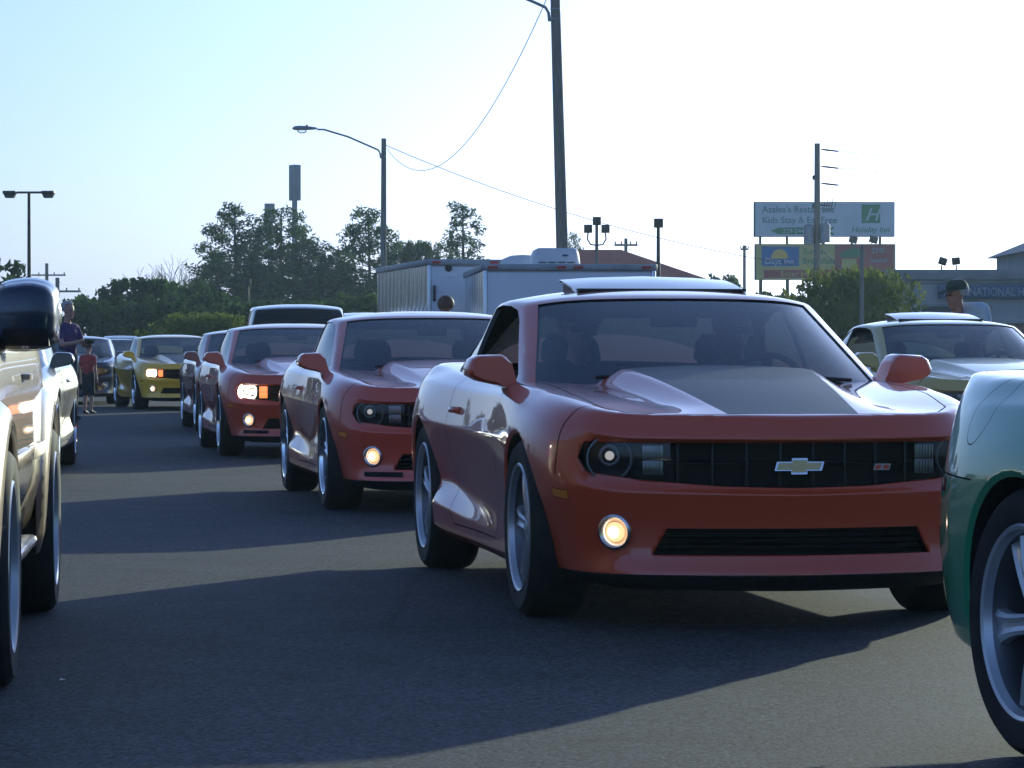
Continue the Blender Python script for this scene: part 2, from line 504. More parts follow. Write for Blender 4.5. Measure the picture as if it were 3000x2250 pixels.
    for i in range(5, 19):
        for j in range(5):
            F.append((D[i, j], D[i, j + 1], D[i + 1, j + 1], D[i + 1, j]))
    for i in range(6, 11):
        cr(D[i, 3], D[i - 1, 3], 0.2 if i < 7 else .5); cr(D[i, 2], D[i - 1, 2], 0.2 if i < 7 else .6)
    bm = subdivide_cage(V, F, C, 3)
    return bm

def coupe_cabin():
    base = [(0, -1.06, .945), (.30, -1.035, .943), (.57, -.96, .94), (.765, -.78, .935), (.80, -.25, .925), (.812, .25, .925), (.80, .75, .94), (.79, 1.25, .97), (.62, 1.60, 1.0), (.32, 1.70, 1.01), (0, 1.72, 1.01)]
    top = [(0, -.20, 1.338), (.30, -.18, 1.336), (.50, -.13, 1.325), (.615, -.02, 1.300), (.645, .22, 1.318), (.648, .48, 1.315), (.63, .74, 1.292), (.585, .98, 1.245), (.42, 1.06, 1.268), (.22, 1.08, 1.295), (0, 1.09, 1.305)]
    base = [(x * 1.045, y, z) for x, y, z in base]; top = [(x * 1.085, y, z) for x, y, z in top]
    V, F, C, G = [], [], {}, {}
    bul = [.0, .012, .010, .0]
    for i, (b, t) in enumerate(zip(base, top)):
        for r in range(4):
            q = [0, .33, .70, 1][r]
            p = [lerp(b[k], t[k], q) for k in range(3)]
            # glass bows a little outward
            if i < 3: p[1] -= .020 * math.sin(math.pi * q); p[2] += .012 * math.sin(math.pi * q)
            elif i > 7: p[1] += .02 * math.sin(math.pi * q); p[2] += .02 * math.sin(math.pi * q)
            elif 3 < i < 7: p[0] += .018 * math.sin(math.pi * q)
            G[i, r] = len(V); V.append(tuple(p))
    for i in range(10):
        for r in range(3): F.append((G[i, r], G[i + 1, r], G[i + 1, r + 1], G[i, r + 1]))
        C[(G[i, 3], G[i + 1, 3])] = .45
    for r in range(3):
        C[(G[3, r], G[3, r + 1])] = .55
    D = {}
    for j in range(4): D[3, j] = G[j, 3]; D[7, j] = G[10 - j, 3]
    for i in range(3, 8): D[i, 3] = G[i, 3]
    zz = {4: (1.375, 1.373, 1.358), 5: (1.382, 1.380, 1.362), 6: (1.355, 1.352, 1.335)}
    yy = {4: .12, 5: .48, 6: .80}
    for i in (4, 5, 6):
        for j in range(3):
            D[i, j] = len(V); V.append(([0, .25, .47][j], lerp(yy[i], V[G[i, 3]][1], (j / 3) ** 2), zz[i][j]))
    for i in range(3, 7):
        for j in range(3): F.append((D[i, j], D[i, j + 1], D[i + 1, j + 1], D[i + 1, j]))
    return subdivide_cage(V, F, C, 3)

ARCH_R = .398
MIRRORED = {20: 120, 24: 124, 4: 104, 7: 107, 8: 108, 9: 109, 10: 110, 13: 113, 15: 115}
def half(bm):
    bmesh.ops.delete(bm, geom=[f for f in bm.faces if f.calc_center_median().x < 0], context='FACES')
    for v in bm.verts:
        if abs(v.co.x) < 1e-4: v.co.x = 0

def whole(bm, lay):
    for v in bm.verts:
        if abs(v.co.x) < 2e-4: v.co.x = 0
    r = bmesh.ops.duplicate(bm, geom=bm.verts[:] + bm.edges[:] + bm.faces[:])
    fs = []
    for g in r['geom']:
        if isinstance(g, bmesh.types.BMVert): g.co.x = -g.co.x
        elif isinstance(g, bmesh.types.BMFace):
            fs.append(g); g[lay] = MIRRORED.get(g[lay], g[lay])
    bmesh.ops.reverse_faces(bm, faces=fs)
    bmesh.ops.remove_doubles(bm, verts=[v for v in bm.verts if v.co.x == 0], dist=1e-5)
    bm.normal_update()

def skin_copy(bm, lay, labels, off, name, mt, flip=False):
    idx = {}; vs = []; fcs = []
    for f in bm.faces:
        if f[lay] not in labels: continue
        t = []
        for v in f.verts:
            if v not in idx: idx[v] = len(vs); vs.append(tuple(v.co + v.normal * off))
            t.append(idx[v])
        fcs.append(t[::-1] if flip else t)
    me = bpy.data.meshes.new(name); me.from_pydata(vs, [], fcs); me.materials.append(mt); me.shade_smooth()
    return me

def coupe_meshes():
    """returns dict name -> mesh for every panel"""
    bm = coupe_shell(); lay = bm.faces.layers.int.new('panel')
    for f in bm.faces: f[lay] = 0; f.smooth = True
    half(bm)
    # where the cabin stands the deck is open
    inner = [(-.1, -.96), (.45, -.96), (.70, -.86), (.74, -.5), (.745, .9), (.70, 1.25), (.55, 1.52), (-.1, 1.52)]
    fs = cut(bm, lay, poly_planes(inner, (0, 1)), 99, (0,), lambda c, n: c.z > .8 and n.z > .3)
    bmesh.ops.delete(bm, geom=fs, context='FACES')
    # wheel arches
    for yc, rr in ((-AX, ARCH_R), (AX, ARCH_R + .004)):
        fs = cut(bm, lay, poly_planes(circle((yc, .365), rr, 44), (1, 2)), 98, (0,), lambda c, n: c.x > .3 and c.z < .85)
        fs += cut(bm, lay, poly_planes([(yc - rr, .38), (yc + rr, .38), (yc + rr, -.1), (yc - rr, -.1)], (1, 2)), 98, (0,), lambda c, n: c.x > .3 and c.z < .45)
        fs = [f for f in dict.fromkeys(fs) if f.is_valid]
        def d1(c, yc=yc):
            return Vector((c.x - .012, lerp(c.y, yc, .035), lerp(c.z, .365, .035) if c.z > .3 else c.z))
        def d2(c): return Vector((.58, c.y, c.z))
        open_rim(bm, lay, fs, 0, 20 if yc < 0 else 24, d1, d2)
    # upper grille with lamps, lower intake
    g_up = [(-.1, .732), (.79, .732), (.812, .67), (.785, .617), (.60, .588), (.3, .564), (0, .557), (-.1, .557)]
    fs = cut(bm, lay, poly_planes(g_up, (0, 2)), 97, (0,), lambda c, n: c.y < -1.9 and n.y < 0.2)
    open_rim(bm, lay, fs, 0, 21, lambda c: Vector((c.x * .995, c.y + .012, c.z)), lambda c: Vector((c.x * .985, c.y + .055, c.z)))
    g_lo = [(-.1, .298), (.555, .298), (.50, .402), (-.1, .402)]
    fs = cut(bm, lay, poly_planes(g_lo, (0, 2)), 96, (0,), lambda c, n: c.y < -1.9 and n.y < 0.2)
    open_rim(bm, lay, fs, 0, 21, lambda c: Vector((c.x * .995, c.y + .010, c.z)), lambda c: Vector((c.x * .99, c.y + .05, c.z)))
    bm.normal_update()
    skin_h = bm.copy()
    # panels
    hood = [(-.1, -2.296), (0, -2.296), (.30, -2.280), (.50, -2.235), (.62, -2.155), (.695, -2.01), (.742, -1.6), (.752, -.80), (-.1, -.80)]
    panel(bm, lay, hood, (0, 1), 1, .0065, cond=lambda c, n: n.z > .45 and c.y < -.7 and c.z > .80)
    st = [(-.1, -.80), (.415, -.80), (.255, -2.34), (-.1, -2.34)]
    cut(bm, lay, poly_planes(st, (0, 1)), 2, (1,))
    trunk = [(-.1, 1.5), (.62, 1.5), (.70, 2.05), (.60, 2.5), (-.1, 2.5)]
    panel(bm, lay, trunk, (0, 1), 3, .0035, cond=lambda c, n: n.z > .5 and c.y > 1.4 and c.z > .9)
    door = [(-.78, .97), (-.745, .60), (-.70, .31), (-.66, .275), (.48, .275), (.56, .32), (.66, .62), (.60, 1.0), (-.6, 1.02)]
    panel(bm, lay, door, (1, 2), 4, .0065, cond=lambda c, n: c.x > .5 and c.z < 1.02 and n.x > -.2)
    b = [(-1.962, .60), (-1.955, .60), (-1.955, .90), (-1.962, .90)]
    cut(bm, lay, poly_planes(b, (1, 2)), -1, (0,), lambda c, n: c.x > .6 and c.y < -1.8)
    b = [(1.72, .730), (2.5, .748), (2.5, .753), (1.72, .735)]
    cut(bm, lay, poly_planes(b, (1, 2)), -1, (0,), lambda c, n: c.y > 1.7)
    mk = [(2.00, .690), (2.11, .695), (2.11, .728), (2.00, .722)]
    panel(bm, lay, mk, (1, 2), 7, .003, cond=lambda c, n: c.x > .5)
    mk = [(-2.03, .505), (-1.93, .515), (-1.93, .545), (-2.03, .540)]
    panel(bm, lay, mk, (1, 2), 8, .003, cond=lambda c, n: c.x > .5)
    for xc, lb in ((.36, 9), (.62, 10)):
        panel(bm, lay, circle((xc, .80), .115, 20, .072), (0, 2), lb, .004, cond=lambda c, n: c.y > 2.0)
    cut(bm, lay, poly_planes([(-3, -.1), (-1.7, -.1), (-1.7, .224), (-3, .224)], (1, 2)), 23, (0,))
    whole(bm, lay)
    # fuel flap on the right-hand haunch
    panel(bm, lay, circle((1.75, .925), .110, 28, .070, 2.25), (1, 2), 6, .0032, cond=lambda c, n: c.x < -.5)
    bmesh.ops.delete(bm, geom=[f for f in bm.faces if f[lay] == -1], context='FACES')
    red = M['red']
    spec = {0: ('body', red, 0), 1: ('hood', red, 0), 2: ('hood_stripe', M['stripe'], 0), 3: ('trunk_lid', red, 0), 4: ('door', red, 0), 104: ('door', red, 0),
            6: ('fuel_flap', red, 0), 23: ('air_dam', M['black_rough'], 0), 21: ('opening_frame', M['black'], 0)}
    for k in (20, 120, 24, 124): spec[k] = ('arch_liner', M['black_rough'], 0)
    for k in (7, 107, 9, 109, 10, 110): spec[k] = ('lens', M['red_lens'], 0)
    for k in (8, 108): spec[k] = ('lens', M['amber'], 0)
    res = split_panels(bm, lay, spec, 'c'); bm.free()
    lay2 = skin_h.faces.layers.int['panel']
    whole(skin_h, lay2)
    res['skin'] = skin_copy(skin_h, lay2, (0,), -.012, 'inner_skin', M['dark'])
    res['outer'] = skin_copy(skin_h, lay2, (0,), 0, 'outer', M['dark'])
    skin_h.free()
    # ---- cabin
    bm = coupe_cabin(); lay = bm.faces.layers.int.new('panel')
    for f in bm.faces: f[lay] = 0; f.smooth = True
    half(bm)
    ws = [(-.1, .90), (.775, .90), (.615, 1.312), (.435, 1.330), (-.1, 1.330)]
    cut(bm, lay, poly_planes(ws, (0, 2)), 11, (0,), lambda c, n: n.y < -.3 and c.y < .2)
    rw = [(-.1, .98), (.69, .98), (.54, 1.262), (-.1, 1.262)]
    cut(bm, lay, poly_planes(rw, (0, 2)), 12, (0,), lambda c, n: n.y > .2 and c.y > .8)
    A = [(-.60, .90), (-.56, .985), (-.10, 1.225), (.02, 1.272), (.16, 1.293), (.36, 1.299), (.56, 1.288), (.56, .90)]
    cut(bm, lay, poly_planes(A, (1, 2)), 13, (0,), lambda c, n: n.x > .5)
    B = [(.585, .90), (.585, 1.286), (.74, 1.262), (.90, 1.205), (1.06, 1.09), (1.12, 1.02), (1.10, .985), (.9, .96)]
    cut(bm, lay, poly_planes(B, (1, 2)), 15, (0,), lambda c, n: n.x > .4)
    whole(bm, lay)
    GL = (11, 12, 13, 113, 15, 115)
    for lb in GL: res[lb] = skin_copy(bm, lay, (lb,), -.007, 'glass', M['glass'])
    for lb in GL:
        open_rim(bm, lay, [f for f in bm.faces if f[lay] == lb], 22, 22, lambda c: c + (Vector((0, .35, 1.1)) - c).normalized() * .022, None)
    out = split_panels(bm, lay, {0: ('roof', red, 0), 22: ('window_seal', M['black'], 0)}, 'k')
    res['roof'] = out[0]; res['window_seal'] = out[22]
    bm.normal_update()
    res['headliner'] = skin_copy(bm, lay, (0,), -.02, 'headliner', M['cabin'], True)
    bm.free()
    return res

# ---- wheel: axis along local X, outer face towards -X
def wheel_meshes(rt=WR, wd=.245, rr=.262):
    X = Matrix.Rotation(R(-90), 4, 'Y')     # lathe axis z -> -x : outer face is +z in lathe space
    h = wd / 2
    t = MB().lathe([(rr - .012, -h + .01), (rr + .01, -h), (rt - .03, -h - .004), (rt - .010, -h + .012), (rt, -h + .03), (rt, h - .03), (rt - .010, h - .012), (rt - .03, h + .004), (rr + .03, h + .002), (rr + .008, h - .004), (rr - .004, h - .012)], 56, X)
    for dz in (-.045, 0, .045):      # tread grooves read as dark rings
        t.lathe([(rt + .0008, dz - .004), (rt + .0012, dz), (rt + .0008, dz + .004)], 56, X)
    tyre = t.mesh('tyre', M['rubber'], 40)
    r = MB().lathe([(rr - .004, h - .012), (rr + .004, h - .004), (rr - .002, h + .003), (rr - .012, h - .002), (rr - .020, h - .025), (rr - .03, h - .05), (rr - .04, -h + .02), (rr - .002, -h)], 56, X)
    r.m = [0] * (56 * 4) + [1] * (len(r.f) - 56 * 4)
    rim = r.mesh('rim', [M['alloy'], M['alloy_dark']], 40)
    # spoke: wide, waisted, with a raised spine; 5 of them
    sp = MB()
    rings = []
    for q in [0, .15, .35, .55, .75, .92, 1.0]:
        rad = lerp(.052, rr - .016, q)
        hw = lerp(.028, .030, q) + .026 * q ** 3
        zt = h - .040 + .012 * math.sin(q * math.pi * .8) - .004 * q
        ring = [(-hw, rad, zt - .030), (-hw * .96, rad, zt - .004), (-hw * .62, rad, zt + .004), (-hw * .16, rad, zt - .004), (hw * .16, rad, zt - .004), (hw * .62, rad, zt + .004), (hw * .96, rad, zt - .004), (hw, rad, zt - .030)]
        rings.append(ring)
    sp.loft(rings, M=X)
    spoke = sp.mesh('spoke', M['alloy'], 25)
    hb = MB().lathe([(.0001, h - .028), (.026, h - .029), (.030, h - .034), (.034, h - .034), (.060, h - .038), (.066, h - .05), (.066, h - .09)], 28, X)
    for k in range(5):
        a = 2 * math.pi * (k + .5) / 5
        hb.lathe([(.0001, h - .032), (.007, h - .032), (.008, h - .042)], 8, X @ Matrix.Translation((.047 * math.cos(a), .047 * math.sin(a), 0)))
    hub = hb.mesh('hub_cap', M['alloy'], 30)
    d = MB().lathe([(.05, h - .12), (.165, h - .12), (.165, h - .14), (.05, h - .14)], 40, X)
    disc = d.mesh('brake_disc', M['steel'], 30)
    bk = MB().lathe([(.0001, -h + .05), (rr - .04, -h + .05)], 32, X)
    back = bk.mesh('wheel_back', M['dark'], 30)
    return dict(tyre=tyre, rim=rim, spoke=spoke, hub=hub, disc=disc, back=back)

def add_wheel(parent, wm, loc, flip, steer=0.0, mt=None, detail=True, name='wheel'):
    o = put(name, wm['rim'], parent, loc, (rng.uniform(0, 6), 0, (math.pi if flip else 0) + steer))
    ch = [put('tyre', wm['tyre'], o)]
    for k in range(5):
        sp = put('spoke', wm['spoke'], o); sp.rotation_euler = (2 * math.pi * k / 5, 0, 0); ch.append(sp)
    ch.append(put('hub_cap', wm['hub'], o))
    put('brake_disc', wm['disc'], o); put('wheel_back', wm['back'], o)
    if mt:
        for c in [o] + ch[1:]:
            c.material_slots[0].link = 'OBJECT'; c.material_slots[0].material = mt
    return o

def surf_y(me, x, z, front=True):
    """y of the shell's outer skin at x,z (front or rear face)"""
    from mathutils.bvhtree import BVHTree
    if not hasattr(surf_y, 'c'): surf_y.c = {}
    if me.name not in surf_y.c:
        surf_y.c[me.name] = BVHTree.FromPolygons([v.co.copy() for v in me.vertices], [tuple(p.vertices) for p in me.polygons])
    t = surf_y.c[me.name]
    h = t.ray_cast(Vector((x, -5 if front else 5, z)), Vector((0, 1 if front else -1, 0)))
    return h[0].y if h[0] else None

def side_x(me, y, z, s):
    surf_y(me, 0, .45)
    h = surf_y.c[me.name].ray_cast(Vector((s * 3, y, z)), Vector((-s, 0, 0)))
    return h[0].x if h[0] else s * .95
# ------------------------------------------------------------------ coupe assembly
FCOL = [(0, -2.420), (.20, -2.400), (.40, -2.360), (.58, -2.300), (.735, -2.212), (.82, -2.11), (.9, -1.95)]
def fy(x):
    x = abs(x)
    for (a, ya), (b, yb) in zip(FCOL, FCOL[1:]):
        if x <= b: return lerp(ya, yb, (x - a) / (b - a))
    return -1.97

CM = coupe_meshes()
WM = wheel_meshes()

def coupe_small_meshes():
    S = {}
    # grille back panels following the nose
    def back(x0, x1, z0, z1, d, n=24):
        vs = []; fs = []
        for i in range(n + 1):
            x = lerp(x0, x1, i / n); y = fy(x) + d
            vs += [(x, y, z0), (x, y, z1)]
        for i in range(n): fs.append((2 * i, 2 * i + 2, 2 * i + 3, 2 * i + 1))
        return vs, fs
    m = MB(); m.add(*back(-.80, .80, .545, .75, .145)); S['grille'] = m.mesh('grille', M['dark'], 40, fix=False)
    m = MB(); m.add(*back(-.57, .57, .28, .42, .12)); S['intake'] = m.mesh('lower_intake', M['dark'], 40, fix=False)
    def hbar(x0, x1, z, d, t, dep, n=16):
        mb = MB(); rings = []
        for i in range(n + 1):
            x = lerp(x0, x1, i / n); y = fy(x) + d
            rings.append([(x, y, z - t), (x, y - dep * .7, z - t * .8), (x, y - dep, z), (x, y - dep * .7, z + t * .8), (x, y, z + t)])
        mb.loft(rings); return mb.mesh('bar', M['black'], 40)
    S['hbar'] = [hbar(-.49, .49, z, .105, .006, .03) for z in (.605, .655, .70)]
    S['ibar'] = [hbar(-.54, .54, z, .10, .006, .028) for z in (.325, .350, .375)]
    S['vbar'] = MB().box((0, -.014, 0), (.010, .028, .165), bev=.002).mesh('bar', M['black'], 40)
    # lamp pieces, facing -Y, built round the origin
    Y = Matrix.Rotation(R(90), 4, 'X')   # lathe axis z -> -y
    S['housing'] = MB().lathe([(.0001, -.045), (.060, -.04), (.095, -.02), (.098, .0)], 32, Y).mesh('headlight_bowl', M['black'], 40)
    S['halo'] = MB().torus((0, 0, 0), .086, .005, 40, 8, Y).mesh('halo_ring', M['halo'], 60)
    S['projector'] = MB().lathe([(.028, -.03), (.029, .004), (.025, .010), (.019, .016), (.010, .020), (.0001, .021)], 24, Y).mesh('projector_lens', M['beam_dim'], 60)
    S['glow_disc'] = MB().lathe([(.018, 0), (.014, .004), (.0001, .006)], 16, Y).mesh('glow_disc', M['beam_core'], 60)
    S['proj_ring'] = MB().torus((0, 0, 0), .036, .008, 28, 8, Y).mesh('lens_ring', M['halo'], 60)
    tb = MB(); tb.box((0, .012, 0), (.080, .02, .058), bev=.004)
    for k in range(6): tb.box((-.031 + k * .0124, -.002, 0), (.0065, .012, .050), bev=.002)
    S['turn'] = tb.mesh('turn_signal', M['clear_reflector'], 40)
    S['bezel'] = MB().lathe([(.030, -.016), (.050, .004), (.060, .012), (.069, .008), (.072, -.004)], 36, Y).mesh('bezel', M['chrome_dim'], 40)
    S['bezel_ring'] = MB().torus((0, 0, .006), .060, .0035, 36, 8, Y).mesh('bezel_ring', M['chrome_dim'], 60)
    S['fog'] = MB().lathe([(.040, -.010), (.039, -.002), (.030, .007), (.017, .012), (.0001, .014)], 28, Y).mesh('lamp_lens', M['beam_fog'], 60)
    # mirror housing, for the +X side (mirrored mesh for the other)
    for s, k_ in ((1, 'mirror_l'), (-1, 'mirror_r')):
        mb = MB(); rings = []
        ol = [(.785, .900), (.822, .945), (.850, 1.030), (.868, 1.062), (.890, 1.072), (.998, 1.066), (1.024, 1.050), (1.044, 1.006), (1.037, .980), (.992, .956), (.905, .936), (.850, .915)]
        for y, k in ((-.752, .80), (-.742, .90), (-.722, .965), (-.690, 1.0), (-.600, 1.0), (-.578, .985), (-.572, .95)):
            cx, cz = (.93, 1.0)
            rings.append([(s * lerp(cx, x, k if x > .86 else 1), y + (.03 if x < .84 else 0), lerp(cz, z, k if x > .86 else 1)) for x, z in ol])
        mb.loft(rings); me = mb.mesh('mirror_housing', M['red'], 40); S[k_] = me
        g = MB(); g.prism([(.90, .962), (1.005, .970), (1.022, 1.0), (1.0, 1.046), (.92, 1.050), (.90, 1.04)], 0, .004, Matrix(((s, 0, 0, 0), (0, 0, -1, -.560), (0, 1, 0, 0), (0, 0, 0, 1))))
        S[k_ + '_glass'] = g.mesh('mirror_glass', M['mirror'], 30)
    # door handle
    hb = MB(); rings = []
    for t in range(9):
        q = t / 8; y = lerp(-.10, .10, q); o = .034 * math.sin(math.pi * q) ** .5
        rings.append([(o - .012, y, -.011), (o, y, -.014), (o + .006, y, 0), (o, y, .014), (o - .012, y, .011)])
    hb.loft(rings); S['handle'] = hb.mesh('door_handle', M['red'], 40)
    # emblem: a bow tie
    pts = [(-.100, -.020), (-.034, -.020), (-.034, -.034), (.030, -.034), (.030, -.020), (.088, -.020), (.100, .016), (.034, .016), (.034, .030), (-.028, .030), (-.028, .016), (-.088, .016)]
    E = Matrix(((1, 0, 0, 0), (0, 0, -1, 0), (0, 1, 0, 0), (0, 0, 0, 1)))
    S['emblem'] = MB().prism(pts, 0, .016, E).mesh('emblem', M['chrome'], 30)
    S['emblem_face'] = MB().prism([(x * .90, (y + .002) * .74 - .002) for x, y in pts], .0163, .0185, E).mesh('emblem_face', M['gold_emblem'], 30)
    bd = MB()
    for k in range(2): bd.prism([(-.034 + k * .032, -.012), (-.004 + k * .032, -.012), (.004 + k * .032, .012), (-.026 + k * .032, .012)], 0, .010, E)
    S['badge'] = bd.mesh('badge', M['white_badge'], 30)
    b2 = MB()
    for k in range(2): b2.prism([(-.030 + k * .032, -.008), (-.007 + k * .032, -.008), (-.002 + k * .032, .008), (-.024 + k * .032, .008)], .0102, .012, E)
    S['badge_face'] = b2.mesh('badge_face', M['red_emblem'], 30)
    # cabin furniture
    d = MB()
    rings = []
    for x in (-.70, -.5, -.36, -.2, 0, .2, .36, .5, .70):
        top = .925 + (.025 if .2 < x < .55 else 0)
        rings.append([(x, -1.0, .80), (x, -.98, .90), (x, -.80, top), (x, -.55, top - .01), (x, -.47, top - .06), (x, -.50, .62), (x, -.9, .6)])
    d.loft(rings); S['dash'] = d.mesh('dashboard', M['cabin'], 40)
    T = Matrix.Translation((.37, -.36, .90)) @ Matrix.Rotation(R(-68), 4, 'X')
    sw = MB().torus((0, 0, 0), .180, .015, 32, 8, T); sw.lathe([(.0001, .02), (.06, .016), (.07, -.02)], 16, T)
    for a in (R(200), R(340), R(270)): sw.box((.12 * math.cos(a), .12 * math.sin(a), 0), (.04 if a == R(270) else .15, .13 if a == R(270) else .03, .015), T)
    sw.tube([(.37, -.36, .90), (.37, -.62, .80)], .03)
    S['steering'] = sw.mesh('steering_wheel', M['cabin'], 40)
    st = MB()
    def pad(rings): st.loft([[Vector(p) for p in r] for r in rings])
    def ring(cx, y, z, hw, t, ny, nz):
        # rounded slab ring, thickness direction (0,ny,nz)
        out = []
        for (u, v) in [(-1, -.6), (-.8, -1), (.8, -1), (1, -.6), (1, .6), (.8, 1), (-.8, 1), (-1, .6)]:
            out.append((cx + hw * u, y + ny * t * v, z + nz * t * v))
        return out
    pad([ring(0, -.22, .42, .22, .05, 0, 1), ring(0, -.15, .44, .26, .07, 0, 1), ring(0, .2, .40, .26, .07, 0, 1), ring(0, .3, .38, .24, .05, 0, 1)])
    pad([ring(0, .22, .42, .24, .06, .97, .2), ring(0, .30, .60, .26, .07, .97, .2), ring(0, .38, .82, .25, .06, .97, .2), ring(0, .42, .96, .20, .045, .97, .2), ring(0, .435, 1.0, .15, .03, .97, .2)])
    pad([ring(0, .43, 1.01, .11, .03, .97, .1), ring(0, .44, 1.05, .14, .045, .97, .1), ring(0, .45, 1.12, .13, .045, .97, .1), ring(0, .455, 1.165, .10, .03, .97, .1)])
    S['seat'] = st.mesh('seat', M['seat'], 50)
    rb = MB(); rb.box((0, 1.0, .55), (1.2, .5, .18), bev=.04); rb.box((0, 1.22, .78), (1.15, .14, .42), Matrix.Identity(4), .05); rb.box((0, 1.42, .93), (1.25, .34, .03), bev=.01)
    S['bench'] = rb.mesh('rear_bench', M['seat'], 40)
    fl = MB(); fl.box((0, .05, .205), (1.30, 3.2, .03)); fl.box((0, -1.85, .22), (1.10, .7, .03)); fl.box((0, 1.95, .26), (1.3, .7, .03)); fl.box((0, -.98, .55), (1.28, .02, .66)); fl.box((0, 1.60, .60), (1.2, .02, .8))
    S['floor'] = fl.mesh('floor_pan', M['dark'], 40)
    S['rear_view'] = MB().box((0, -.13, 1.225), (.22, .03, .065), bev=.012).tube([(0, -.13, 1.25), (0, -.16, 1.31)], .008).mesh('rear_view_mirror', M['cabin'], 40)
    for k, (a, b) in enumerate((((.62, -.905, .958), (-.02, -.985, .975)), ((.02, -.99, .978), (-.52, -.935, .972)))):
        a, b = Vector(a), Vector(b)
        wp = MB().tube([a, a + (b - a) * .5 + Vector((0, 0, .012)), b], .008, 6); wp.box(((a + b) / 2)[:], (.03, .03, .02))
        S['wiper%d' % k] = wp.mesh('wiper', M['black'], 40)
    cw = MB()
    rings = []
    for i in range(17):
        x = lerp(-.77, .77, i / 16); y0 = -1.02 + .30 * (abs(x) / .77) ** 2.2
        rings.append([(x, y0 - .12, .915), (x, y0 + .05, .925), (x, y0 + .05, .85), (x, y0 - .12, .85)])
    cw.loft(rings); S['cowl'] = cw.mesh('cowl', M['black_rough'], 40)
    # raised sunroof glass
    sr = MB(); rings = []
    for i in range(9):
        q = i / 8; y = lerp(.10, .56, q); z = lerp(1.372, 1.442, q) + .008 * math.sin(math.pi * q)
        ring_ = []
        for x in (-.405, -.39, -.25, 0, .25, .39, .405): ring_.append((x, y, z - .020 * (x / .42) ** 2))
        for x in (.40, .25, 0, -.25, -.40): ring_.append((x, y, z - .012 - .020 * (x / .42) ** 2))
        rings.append(ring_)
    sr.loft(rings); S['sunroof'] = sr.mesh('sunroof_panel', M['black_paint'], 30)
    sf = MB(); sf.box((0, .12, 1.368), (.80, .03, .012)); 
    for s in (-1, 1): sf.prism([(.15, 1.350), (.56, 1.352), (.56, 1.42)], .37, .385, Matrix(((0, 0, s, 0), (1, 0, 0, 0), (0, 1, 0, 0), (0, 0, 0, 1))))
    S['sunroof_frame'] = sf.mesh('sunroof_frame', M['black'], 30)
    def patch(pts, n, z0, z1, name, mt):
        vs = []; fs = []
        for i in range(n + 1):
            x = lerp(pts[0], pts[1], i / n)
            for z in (z0, z1): vs.append((x, surf_y(CM['outer'], x, z) - .004, z))
        for i in range(n): fs.append((2 * i, 2 * i + 2, 2 * i + 3, 2 * i + 1))
        b_ = MB(); b_.add(vs, fs); o_ = len(vs)
        b_.add([(x, y + .03, z) for x, y, z in vs], [f[::-1] for f in fs]); return b_.mesh(name, mt, 40, fix=False)
    for s in (1, -1): S['duct%d' % s] = patch((s * .50, s * .74), 8, .250, .283, 'brake_duct', M['dark'])
    for s in (1, -1):
        vs = []; fs = []; n = 10
        for i in range(n + 1):
            x = lerp(.49, .792, i / n)
            zb = lerp(.582, .618, i / n)
            for j in range(4): vs.append((s * x, fy(x) + .042 - .006 * math.sin(math.pi * j / 3), lerp(zb, .730, j / 3)))
        for i in range(n):
            for j in range(3): fs.append((4 * i + j, 4 * i + 4 + j, 4 * i + 5 + j, 4 * i + 1 + j))
        b_ = MB(); b_.add(vs, fs if s > 0 else [f[::-1] for f in fs]); S['cover%d' % s] = b_.mesh('lens_cover', M['glass_clear'], 40, fix=False)
    S['scoop'] = patch((-.26, .26), 12, .800, .822, 'hood_scoop', M['dark'])
    S['exhaust'] = MB().lathe([(.032, -.05), (.038, -.05), (.038, .05), (.032, .05)], 18, Matrix.Rotation(R(90), 4, 'X')).mesh('exhaust_tip', M['chrome'], 40)
    sp = MB(); rings = []
    for i in range(13):
        x = lerp(-.72, .72, i / 12); y = 2.36 - .12 * (x / .72) ** 2
        rings.append([(x, y - .12, 1.055), (x, y - .02, 1.085), (x, y + .05, 1.098), (x, y + .055, 1.085), (x, y, 1.05)])
    sp.loft(rings); S['spoiler'] = sp.mesh('spoiler', M['red'], 40)
    return S
S = coupe_small_meshes()

def pm(o, m):
    o.material_slots[0].link = 'OBJECT'; o.material_slots[0].material = m; return o

